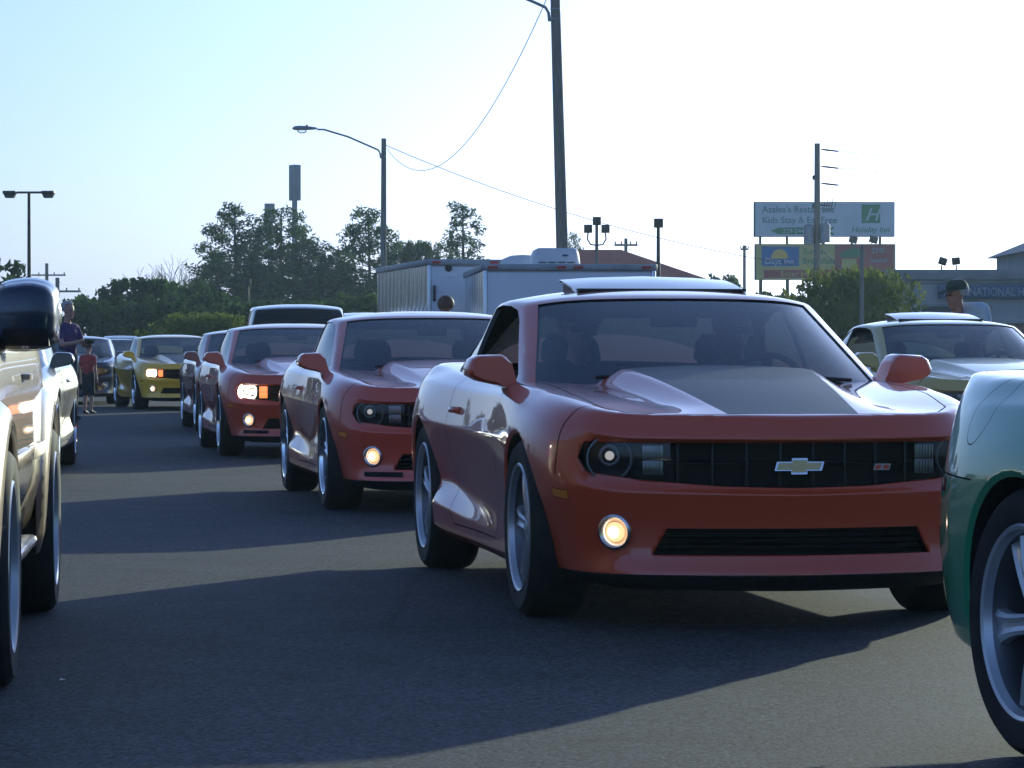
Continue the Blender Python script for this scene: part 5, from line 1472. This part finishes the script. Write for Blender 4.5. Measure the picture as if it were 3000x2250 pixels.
def pine_mesh(seed, H=10.0, c0=.22, W_=2.0, shape='cone', dens=1.0):
    rg = random.Random(seed); tr = MB()
    tr.tube([(.03 * math.sin(k * 1.7 + seed), .03 * math.cos(k * 1.3), H * k / 8) for k in range(9)], [lerp(.20, .03, k / 8) for k in range(9)], 8)
    cs, rs, ps = [], [], []
    n = int(66 * dens)
    for i in range(n):
        q = (i + rg.random()) / n; z = H * lerp(c0, .97, q)
        if shape == 'cone': L_ = W_ * (1 - q) ** .75 * (.75 + .35 * rg.random()) + .25
        else: L_ = W_ * (math.sin(math.pi * min(1, .18 + q * .80)) ** .8) * (.65 + .45 * rg.random()) + .15
        a = i * 2.399 + rg.uniform(-.5, .5)
        up = L_ * rg.uniform(.05, .40)
        tip = Vector((L_ * math.cos(a), L_ * math.sin(a), z + up)); st = Vector((0, 0, z)); mid = st.lerp(tip, .5) + Vector((0, 0, -.08 * L_))
        tr.tube([st, mid, tip], [.05 * (1 - q) + .02, .028, .010], 5)
        m = max(1, int(L_ / .42))
        for k in range(m):
            f = lerp(.42, 1.0, (k + 1) / m)
            c = st.lerp(tip, f) + Vector((rg.uniform(-.25, .25), rg.uniform(-.25, .25), rg.uniform(-.05, .25)))
            r = rg.uniform(.30, .54)
            cs.append(c); rs.append(r); ps.append(int(50 * (r / .45) ** 2))
    cs.append(Vector((0, 0, H * .98))); rs.append(.4); ps.append(40)
    return tr.mesh('trunk', M['bark'], 60), leaf_cloud('crown', cs, rs, ps, .130, M['pine'], .8, .6)

def bush_mesh(seed, W_, H, mt, dens=1.0, lift=.12, size=.12):
    rg = random.Random(seed); tr = MB(); cs, rs, ps = [], [], []
    n = int(70 * dens)
    for k in range(7):
        a = k * .9 + rg.random(); tr.tube([(0, 0, 0), (W_ * .2 * math.cos(a), W_ * .2 * math.sin(a), H * .4), (W_ * .5 * math.cos(a), W_ * .5 * math.sin(a), H * rg.uniform(.6, .85))], [.09, .05, .015], 6)
    for i in range(n):
        a = rg.random() * 2 * math.pi; e = rg.random(); rr = math.sqrt(rg.random())
        z = H * (lift + (1 - lift) * e); mx = math.sqrt(max(0.04, 1 - (2 * (e - .42) / 1.25) ** 2))
        rad = W_ * mx * rr * rg.uniform(.85, 1.08)
        r = rg.uniform(.16, .30) * W_ ** .5 * .9
        cs.append((rad * math.cos(a), rad * math.sin(a), min(z, H - r * .5))); rs.append(r); ps.append(int(46 * (r / .3) ** 1.6))
    return tr.mesh('trunk', M['bark'], 60), leaf_cloud('crown', cs, rs, ps, size, mt, .85, 1.0)

def bare_mesh(seed, H):
    rg = random.Random(seed); tr = MB()
    def grow(p, d, l, r, lv):
        q = p + d * l; tr.tube([p, p.lerp(q, .5) + Vector((rg.uniform(-.06, .06), rg.uniform(-.06, .06), 0)) * l, q], [r, r * .8, r * .6], 5 if lv < 2 else 4, cap=False)
        if lv >= 5: return
        for k in range(3 if lv < 3 else 2):
            nd = (d + Vector((rg.uniform(-.75, .75), rg.uniform(-.75, .75), rg.uniform(-.1, .5)))).normalized(); grow(q, nd, l * rg.uniform(.62, .8), r * .6, lv + 1)
    grow(Vector((0, 0, 0)), Vector((0, 0, 1)), H * .33, .12, 0)
    return tr.mesh('trunk', M['twig'], 60)

PINES = [pine_mesh(1, 10, .20, 1.9, 'round'), pine_mesh(2, 10, .18, 2.3, 'round', 1.15), pine_mesh(3, 10, .25, 1.75, 'cone'), pine_mesh(4, 10, .14, 2.2, 'round', 1.2)]
BUSHES = [bush_mesh(5, 2.2, 3.6, M['leaf_dark'], 1.7), bush_mesh(6, 2.0, 3.2, M['leaf'], 1.6), bush_mesh(8, 2.4, 3.0, M['leaf_dark'], 1.9)]
LIGHT = bush_mesh(9, 2.4, 2.0, M['leaf_light'], 3.6, size=.062)
def tree(label, px, top, d, me, H, wide=1.0, cat='tree', group='trees beyond the lot', name='pine_tree', rz=None):
    p = at(px, top, d); s = p.z / H
    o = empty(name, (p.x, d, 0), rz if rz is not None else rng.uniform(0, 6)); o.scale = (s * wide, s * wide, s); tag(o, label, cat, group)
    put('trunk', me[0], o); put('crown', me[1], o); return o
tree('tallest pine at the left of the pine group', 508, 440, 150, PINES[0], 10, 1.2)
tree('broad pine in front of the tall sign pole', 607, 452, 152, PINES[1], 10, 1.15)
tree('pine just right of the tall sign pole, lower than its neighbours', 668, 520, 146, PINES[3], 10, 1.25)
tree('pine standing behind the slimmer street lamp', 797, 452, 150, PINES[1], 10, 1.05)
tree('lower pine filling the gap left of the slimmer street lamp', 730, 545, 145, PINES[3], 10, 1.35)
tree('dark lower pine below the tallest pine', 470, 555, 140, PINES[3], 10, 1.4)
tree('dark pine at the foot of the pine group', 555, 560, 141, PINES[0], 10, 1.3)
tree('pointed lone pine above the trailers', 1000, 443, 150, PINES[2], 10, 1.05)
tree('small pine left of the pointed lone pine', 948, 525, 160, PINES[0], 10, 1.0)
tree('low pine right of the slimmer street lamp', 865, 520, 158, PINES[3], 10, .9)
tree('round dark tree between the pines above the trailer', 908, 527, 150, BUSHES[0], 3.6, .35, name='round_tree')
tree('little pine peeping over the air conditioner', 1240, 503, 165, PINES[0], 10, .55)
tree('dark spreading tree left of the pines', 290, 606, 120, BUSHES[0], 3.6, .95, name='broad_tree')
tree('leafy tree between the spreading tree and the pines', 375, 610, 128, BUSHES[1], 3.2, .9, name='broad_tree')
tree('dense tree at the left foot of the pines', 425, 640, 118, BUSHES[2], 3.0, 1.1, name='broad_tree')
tree('light green tree above the man in purple', 190, 643, 125, BUSHES[1], 3.2, .95, name='broad_tree')
tree('low dark tree beside the man in purple', 235, 655, 112, BUSHES[2], 3.0, 1.0, name='broad_tree')
tree('low dark tree above the yellow coupe', 330, 655, 110, BUSHES[0], 3.6, 1.2, name='broad_tree')
tree('low dark tree left of the black sport utility', 520, 660, 112, BUSHES[2], 3.0, 1.15, name='broad_tree')
tree('low dark tree behind the black sport utility', 620, 655, 114, BUSHES[0], 3.6, 1.2, name='broad_tree')
tree('low tree at the foot of the slimmer street lamp', 770, 640, 118, BUSHES[1], 3.2, 1.0, name='broad_tree')
tree('low tree left of the trailers', 705, 655, 116, BUSHES[2], 3.0, 1.0, name='broad_tree')
tree('bright yellow green bush behind the yellow coupe', 445, 684, 90, LIGHT, 2.0, .85, 'bush', 'bushes', 'bush')
tree('large yellow green bush in front of the restaurant', 1838, 592, 80, LIGHT, 2.0, .60, 'bush', 'bushes', 'bush', 1.0)
tree('dark bush at the right of the yellow green bush', 1890, 612, 86, BUSHES[0], 3.6, .55, 'bush', 'bushes', 'bush')
tree('low shrubs under the left end of the billboards', 1560, 600, 140, BUSHES[1], 3.2, .6, 'bush', 'bushes', 'bush')
tree('dark shrub between the raised sunroof and the billboards', 1690, 640, 95, BUSHES[2], 3.0, .9, 'bush', 'bushes', 'bush')
tree('low shrub left of the utility pole before the billboards', 1620, 655, 100, BUSHES[0], 3.6, .9, 'bush', 'bushes', 'bush')
p = at(362, 562, 135); o = empty('bare_tree', (p.x, 135, 0)); tag(o, 'bare pale twigged tree behind the spreading trees', 'tree', 'trees beyond the lot'); q = put('trunk', bare_mesh(3, p.z), o)
p = at(412, 575, 140); o = empty('bare_tree', (p.x, 140, 0)); tag(o, 'smaller bare tree just left of the pines', 'tree', 'trees beyond the lot'); q = put('trunk', bare_mesh(6, p.z), o)
# the tree line goes on to the left of the view (seen mirrored in the car doors)
for k, (x, y, h) in enumerate([(-20, 112, 4.6), (-25, 118, 5.5), (-31, 110, 4.8), (-38, 122, 7.5), (-46, 112, 5.2), (-55, 118, 6.5), (-64, 105, 5.0), (-74, 98, 6.2)]):
    me, H = (BUSHES[k % 3], [3.6, 3.2, 3.0][k % 3]) if k % 4 != 3 else (PINES[k % 3], 10)
    o = empty('broad_tree' if k % 4 != 3 else 'pine_tree', (x, y, 0), k * 1.1); s = h / H; o.scale = (s * 1.1, s * 1.1, s)
    tag(o, 'tree of the line running on beyond the left edge', 'tree', 'trees beyond the left edge'); put('trunk', me[0], o); put('crown', me[1], o)

# unseen trees and vehicles added behind the photographer to darken the cars' reflections
for k, (x, y, h) in enumerate([(-34, -46, 6), (-26, -52, 7.5), (-17, -48, 5.5), (-9, -55, 8), (0, -50, 6), (8, -56, 7), (16, -47, 5.5), (25, -52, 8), (34, -45, 6.5), (43, -40, 6)]):
    me, H = (BUSHES[k % 3], [3.6, 3.2, 3.0][k % 3]) if k % 3 else (PINES[k % 4], 10)
    o = empty('broad_tree' if k % 3 else 'pine_tree', (x, y, 0), k * 1.3); s = h / H * .55; o.scale = (s * 1.4, s * 1.4, s)
    tag(o, 'added tree behind the photographer that darkens reflections', 'tree', 'added trees behind the photographer'); put('trunk', me[0], o); put('crown', me[1], o)
for k, (x, pt) in enumerate(((-7.5, M['white_paint']), (-1.6, M['black_paint']), (4.2, M['silver']), (9.8, M['dark_red']))):
    suv('added vehicle behind the photographer, there for reflections', (x, -17 - k % 2, 0), 172 + 5 * k, pt, 'suv', flare=False, group='added vehicles behind the photographer')

# ------------------------------------------------------------------ people
M['skin'] = noisy('skin', (.42, .24, .17), (.48, .28, .20), 9, .55)
M['skin_tan'] = noisy('tanned_skin', (.30, .16, .11), (.36, .20, .14), 9, .55)
M['hair_grey'] = noisy('grey_hair', (.30, .29, .28), (.45, .44, .42), 30, .7)
M['hair_brown'] = noisy('brown_hair', (.06, .035, .02), (.12, .07, .04), 30, .6)
M['purple'] = noisy('purple_cotton', (.045, .022, .12), (.06, .03, .15), 12, .85)
M['jeans'] = noisy('blue_denim', (.03, .045, .09), (.05, .07, .13), 20, .9)
M['red_shirt'] = noisy('red_cotton', (.34, .05, .05), (.42, .07, .06), 12, .85)
M['dark_shorts'] = noisy('dark_shorts', (.02, .022, .03), (.035, .037, .045), 14, .85)
M['pale_shirt'] = noisy('pale_blue_cotton', (.42, .52, .62), (.50, .60, .70), 10, .85)
M['green_cap'] = noisy('green_cap', (.03, .05, .035), (.05, .075, .05), 16, .85)
M['dark_shirt'] = noisy('dark_shirt', (.03, .03, .035), (.05, .05, .055), 12, .85)
M['white_shirt'] = noisy('grey_shirt', (.25, .26, .28), (.32, .33, .35), 12, .85)
M['shoe'] = mat('shoe', (.02, .02, .02), .6)
M['eye'] = mat('eye', (.02, .015, .01), .2)

def figure(caps, mats, voxel=.013, name='person'):
    """tapered limbs fused into one skin; every face takes the cloth of the limb nearest to it"""
    m = MB()
    for a, ra, b, rb, lab, *fl in caps:
        a, b = Vector(a), Vector(b); d = b - a; n = 7
        fx = fl[0] if fl else (1, 1, 1)
        rings = []
        ax = d.normalized() if d.length > 1e-6 else Vector((0, 0, 1)); u = ax.orthogonal().normalized(); w_ = ax.cross(u)
        st = [(-1, .0), (-.85, .52), (-.5, .87), (0, 1)]; seq = []
        for t, k in st: seq.append((a + ax * t * ra, ra * max(k, .02)))
        for t, k in [(0, 1), (.5, .87), (.85, .52), (1, .0)]: seq.append((b + ax * t * rb, rb * max(k, .02)))
        for p, r in seq:
            ring = []
            for k in range(12):
                an = 2 * math.pi * k / 12; off = (u * math.cos(an) + w_ * math.sin(an)) * r
                ring.append(p + Vector((off.x * fx[0], off.y * fx[1], off.z * fx[2])))
            rings.append(ring)
        m.loft(rings)
    me = m.mesh('f', M['skin'], None)
    o = bpy.data.objects.new('f', me); COL.objects.link(o)
    md = o.modifiers.new('r', 'REMESH'); md.mode = 'VOXEL'; md.voxel_size = voxel; md.use_smooth_shade = True
    sm = o.modifiers.new('s', 'SMOOTH'); sm.factor = .5; sm.iterations = 4
    dg = bpy.context.evaluated_depsgraph_get(); out = bpy.data.meshes.new_from_object(o.evaluated_get(dg))
    bpy.data.objects.remove(o)
    out.materials.clear(); labs = list(mats)
    for k in labs: out.materials.append(mats[k])
    n = len(out.polygons); C_ = np.empty(n * 3); out.polygons.foreach_get('center', C_); C_ = C_.reshape(-1, 3)
    best = np.full(n, 1e9); idx = np.zeros(n, dtype=np.int32)
    for a, ra, b, rb, lab, *fl in caps:
        a_, b_ = np.array(a), np.array(b); d = b_ - a_; l2 = max(d @ d, 1e-9)
        t = np.clip(((C_ - a_) @ d) / l2, 0, 1); dist = np.linalg.norm(C_ - a_ - t[:, None] * d, axis=1) - (ra + (rb - ra) * t)
        k = dist < best; best[k] = dist[k]; idx[k] = labs.index(lab)
    out.polygons.foreach_set('material_index', idx); out.shade_smooth(); out.update()
    return out

def hand(w, d, side, s=1.0, lab='skin'):
    """palm and five fingers from the wrist w along d"""
    w, d = Vector(w), Vector(d).normalized(); up = Vector((0, 0, 1)) if abs(d.z) < .9 else Vector((0, -1, 0))
    x = d.cross(up).normalized(); n = x.cross(d).normalized(); caps = [(w, .026 * s, w + d * .075 * s, .030 * s, lab)]
    for k, (o, l) in enumerate([(-.030, .062), (-.010, .075), (.010, .070), (.029, .055)]):
        a = w + d * .08 * s + x * o * s; b = a + d * l * .55 * s - n * .012 * s; c = b + d * l * .40 * s - n * .03 * s
        caps += [(a, .0095 * s, b, .009 * s, lab), (b, .009 * s, c, .008 * s, lab)]
    a = w + d * .02 * s + x * -.03 * side * s; caps += [(a, .012 * s, a + d * .035 * s - x * .03 * side * s, .010 * s, lab), (a + d * .035 * s - x * .03 * side * s, .010 * s, a + d * .065 * s - x * .03 * side * s, .008 * s, lab)]
    return caps

def head_caps(c, s=1.0, look=(0, -1, 0), lab='skin'):
    c = Vector(c); f = Vector(look).normalized(); x = f.cross(Vector((0, 0, 1))).normalized()
    caps = [(c + Vector((0, 0, .03)) * s, .086 * s, c - f * .012 * s + Vector((0, 0, .045)) * s, .090 * s, lab), (c + f * .025 * s - Vector((0, 0, .05)) * s, .062 * s, c + f * .035 * s - Vector((0, 0, .085)) * s, .042 * s, lab)]
    caps.append((c + f * .085 * s + Vector((0, 0, .012)) * s, .010 * s, c + f * .106 * s - Vector((0, 0, .022)) * s, .013 * s, lab))
    for sd in (-1, 1): caps.append((c + x * sd * .084 * s + Vector((0, 0, .015)) * s, .014 * s, c + x * sd * .088 * s - Vector((0, 0, .02)) * s, .011 * s, lab))
    caps.append((c - Vector((0, 0, .06)) * s - f * .02 * s, .052 * s, c - Vector((0, 0, .17)) * s - f * .03 * s, .055 * s, lab))
    return caps

def face_bits(root, c, s, look):
    c = Vector(c); f = Vector(look).normalized(); x = f.cross(Vector((0, 0, 1))).normalized()
    for sd in (-1, 1):
        m = MB(); m.ball(c + f * .083 * s + x * sd * .032 * s + Vector((0, 0, .012)) * s, .011 * s, 8, 6); m.build('eye', M['eye'], root, 60)
    m = MB(); m.tube([c + f * .088 * s + x * t * s - Vector((0, 0, .052)) * s for t in (-.022, 0, .022)], .005 * s, 5); m.build('mouth', M['red_emblem'] if False else M['skin_tan'], root, 60)

def hair(root, c, s, look, mt, full=True):
    c = Vector(c); f = Vector(look).normalized()
    m = MB(); m.ball((0, 0, 0), (.106 * s, .112 * s, .106 * s), 16, 12)
    vs = [Vector(v) for v in m.v]
    M_ = Matrix.Translation(c - f * .022 * s + Vector((0, 0, .052)) * s)
    keep = MB(); keep.v = [tuple(M_ @ v) for v in vs]
    keep.f = [fc for fc in m.f if not (sum((vs[i] for i in fc), Vector()) / len(fc)).dot(f) > .045 * s or (sum((vs[i] for i in fc), Vector()) / len(fc)).z > .055 * s]
    keep.f = [fc for fc in keep.f if (sum((vs[i] for i in fc), Vector()) / len(fc)).z > -.055 * s]; keep.m = [0] * len(keep.f)
    keep.build('hair', mt, root, 60)

def cap_hat(root, c, s, look, mt):
    c = Vector(c); f = Vector(look).normalized(); x = f.cross(Vector((0, 0, 1))).normalized()
    m = MB(); rings = []
    for z, r in [(.055, .108), (.085, .106), (.12, .092), (.145, .062), (.155, .01)]:
        rings.append([c + Vector((0, 0, z * s)) + (x * math.cos(t) + f * math.sin(t)) * r * s - f * .01 * s for t in [2 * math.pi * k / 16 for k in range(16)]])
    m.loft(rings)
    top = []; bot = []
    for k in range(9):
        t = math.pi * k / 8; p = c + Vector((0, 0, .062 * s)) + x * math.cos(t) * .098 * s + f * (.06 + .13 * math.sin(t)) * s - Vector((0, 0, .02 * math.sin(t))) * s
        top.append(p); bot.append(p - Vector((0, 0, .008 * s)))
    m.add(top + bot, [tuple(range(9)), tuple(range(17, 8, -1))] + [(i, i + 1, i + 10, i + 9) for i in range(8)])
    m.build('cap', mt, root, 40)

def person(label, loc, rz, H, look, mats, arms, cat='person', hat=None, hr=None, shorts=False, group=None, lean=0.0):
    """standing figure facing -Y"""
    s = H / 1.75; root = empty('person', (loc[0], loc[1], 0), rz); tag(root, label, cat, group)
    def P(x, y, z): return Vector((x * s, y * s, z * s))
    c = []
    c += [(P(-.06, 0, .95), .125 * s, P(.06, 0, .95), .125 * s, 'pants', (1, .85, 1)), (P(0, .0, 1.02), .135 * s, P(0, .01, 1.16), .14 * s, 'shirt', (1.1, .85, 1)), (P(-.07, .01, 1.28), .125 * s, P(.07, .01, 1.28), .125 * s, 'shirt', (1, .85, 1)), (P(-.13, .01, 1.38), .075 * s, P(.13, .01, 1.38), .075 * s, 'shirt')]
    lp = 'skin' if shorts else 'pants'
    for sd in (-1, 1):
        c += [(P(.09 * sd, 0, .90), .095 * s, P(.095 * sd, -.015, .50), .062 * s, 'pants'), (P(.095 * sd, -.015, .50), .058 * s, P(.10 * sd, .02, .10), .042 * s, lp), (P(.10 * sd, .02, .06), .045 * s, P(.11 * sd, -.13, .035), .035 * s, 'shoe')]
        if shorts: c.append((P(.095 * sd, -.01, .70), .085 * s, P(.097 * sd, -.015, .52), .085 * s, 'pants'))
        sh = P(.19 * sd, .01, 1.38); el, wr = [P(*q) for q in arms[0 if sd < 0 else 1]]
        c += [(sh, .058 * s, sh.lerp(el, .6), .050 * s, 'shirt'), (sh.lerp(el, .5), .043 * s, el, .038 * s, 'skin'), (el, .038 * s, wr, .027 * s, 'skin')]
        c += hand(wr, wr - el, sd, s)
    hc = P(0, -.02 - lean, 1.625 - lean * .7); c += head_caps(hc, s, look)
    me = figure(c, {'pants': mats['pants'], 'shirt': mats['shirt'], 'skin': mats['skin'], 'shoe': M['shoe']}, .014)
    b = put('body', me, root); face_bits(root, hc, s, look)
    if hr: hair(root, hc, s, look, hr)
    if hat: cap_hat(root, hc, s, look, hat)
    return root

HANG = [((-.24, .03, 1.10), (-.25, -.02, .86)), ((.24, .03, 1.10), (.25, -.02, .86))]
pman = at(146, 700, 48)
person('man in a purple polo shirt holding a camera at the left', (pman.x, 48), R(55), 1.82, (0, -1, -.05), dict(pants=M['jeans'], shirt=M['purple'], skin=M['skin']), [((-.23, -.10, 1.12), (-.08, -.32, 1.17)), ((.23, -.10, 1.12), (.08, -.32, 1.17))], hr=M['hair_grey'])
rot = Matrix.Rotation(R(55), 3, 'Z'); q = rot @ Vector((0, -.44, 1.225)) * 1.0
cmr = empty('camera_in_hand', (pman.x + q.x, 48 + q.y, 1.22), R(55)); tag(cmr, 'small silver and black camera in the hands of the man in purple', 'camera')
m = MB(); m.box((0, 0, 0), (.13, .06, .085), bev=.01); m.build('camera_body', M['black'], cmr); m = MB(); m.lathe([(.035, 0), (.035, .05), (.028, .052), (.0001, .045)], 16, Matrix.Rotation(R(90), 4, 'X') @ Matrix.Translation((0, 0, .03))); m.build('camera_lens', M['black'], cmr)
pboy = at(190, 800, 52.5)
person('small boy in a red shirt and dark shorts beside the dark blue car', (pboy.x, 52.5), R(150), 1.22, (0, -1, 0), dict(pants=M['dark_shorts'], shirt=M['red_shirt'], skin=M['skin']), HANG, hr=M['hair_brown'], shorts=True)
ph = at(963, 690, 38)
person('dark haired man behind the second red coupe, only his head showing', (ph.x, 38), R(190), 1.73, (0, -1, 0), dict(pants=M['jeans'], shirt=M['dark_shirt'], skin=M['skin_tan']), HANG, hr=M['hair_brown'])
pc = at(2098, 700, 31.6)
person('man in a dark cap and pale blue shirt behind the gold coupe', (pc.x, 31.6), R(-62), 1.90, (0, -1, -.12), dict(pants=M['jeans'], shirt=M['pale_shirt'], skin=M['skin_tan']), HANG, hat=M['green_cap'], hr=M['hair_grey'], lean=.16)

def rider(label, car, x, driver, shirt, hat=None, hr=None, src=None):
    """seated figure; car = (x, y, yaw)"""
    root = empty('person', (car[0], car[1], 0), R(car[2])); tag(root, label, 'person', 'people in the cars')
    def P(a, b, z): return Vector((x + a, b, z))
    c = [(P(-.08, .10, .60), .12, P(.08, .10, .60), .12, 'pants'), (P(0, .18, .66), .14, P(0, .23, .80), .14, 'shirt', (1.1, .85, 1)), (P(-.07, .25, .90), .12, P(.07, .25, .90), .12, 'shirt'), (P(-.14, .25, .97), .07, P(.14, .25, .97), .07, 'shirt')]
    for sd in (-1, 1):
        c += [(P(.1 * sd, .08, .58), .09, P(.13 * sd, -.35, .62), .065, 'pants'), (P(.13 * sd, -.35, .62), .058, P(.13 * sd, -.62, .35), .045, 'pants'), (P(.13 * sd, -.62, .30), .042, P(.13 * sd, -.74, .28), .035, 'shoe')]
        el = P(.24 * sd, .02, .78); wr = P(.13 * sd, -.22, .92) if driver else P(.10 * sd, -.12, .70); sh = P(.19 * sd, .24, .96)
        c += [(sh, .056, sh.lerp(el, .6), .048, 'shirt'), (sh.lerp(el, .5), .042, el, .037, 'skin'), (el, .037, wr, .027, 'skin')] + hand(wr, wr - el, sd)
    hc = P(0, .22, 1.175); look = (0, -1, 0)
    if src is None:
        me = figure(c + head_caps(hc, .98, look), {'pants': M['jeans'], 'shirt': shirt, 'skin': M['skin_tan'], 'shoe': M['shoe']}, .015)
    else: me = src
    put('body', me, root); face_bits(root, hc, .98, look)
    if hr: hair(root, hc, .98, look, hr)
    if hat: cap_hat(root, hc, .98, look, hat)
    g = MB()
    for sd in (-1, 1): g.ball(hc + Vector((sd * .034, -.092, .012)), (.028, .010, .02), 10, 6)
    g.tube([hc + Vector((-.09, .0, .02)), hc + Vector((-.06, -.09, .018)), hc + Vector((.06, -.09, .018)), hc + Vector((.09, 0, .02))], .004, 5); g.build('sunglasses', M['black'], root, 60)
    return me
drv = rider('driver of the striped red coupe, at the steering wheel', (.715, 14.28, YAW), .37, True, M['white_shirt'], hr=M['hair_brown'])
rider('passenger in a cap in the striped red coupe', (.715, 14.28, YAW), -.37, False, M['dark_shirt'], hat=M['dark_shirt'], hr=M['hair_brown'])
rider('driver of the second red coupe', (-.605, 22.8, YAW), .37, True, M['white_shirt'], hr=M['hair_brown'], src=drv)
rider('driver of the red coupe with bright headlights', (-2.33, 33.46, YAW), .37, True, M['white_shirt'], hr=M['hair_grey'], src=drv)
rider('driver of the pale gold coupe', (3.95, 28.3, YAW), .37, True, M['white_shirt'], hr=M['hair_grey'], src=drv)

# small scrap of paper on the tarmac
m = MB(); m.add([(-.010, -.008, .003), (.010, -.010, .006), (.012, .008, .003), (-.008, .010, .008)], [(0, 1, 2, 3), (3, 2, 1, 0)]); o = m.build('paper_scrap', M['white_tape'], None, None, fix=False); o.location = (-1.48, 10.2, 0); tag(o, 'tiny white scrap of paper on the shaded tarmac', 'litter')

# ------------------------------------------------------------------ added haze volume, mostly standing in for lens veil
hz_m = bpy.data.materials.new('veil_haze'); hz_m.use_nodes = True
hn = hz_m.node_tree
for n in list(hn.nodes): hn.nodes.remove(n)
ho = hn.nodes.new('ShaderNodeOutputMaterial'); hv = hn.nodes.new('ShaderNodeVolumePrincipled')
hv.inputs['Color'].default_value = (.62, .80, 1.0, 1); hv.inputs['Density'].default_value = .00033; hv.inputs['Anisotropy'].default_value = .5
hn.links.new(hv.outputs[0], ho.inputs['Volume'])
m = MB(); m.box((0, 600, 5.55), (1806, 1806, 13.1)); o = m.build('haze', hz_m, None, None)
o.location = (0, 0, 0); tag(o, 'thin added haze standing in for lens veil over the lot', kind='stuff')
scene.cycles.volume_bounces = 0
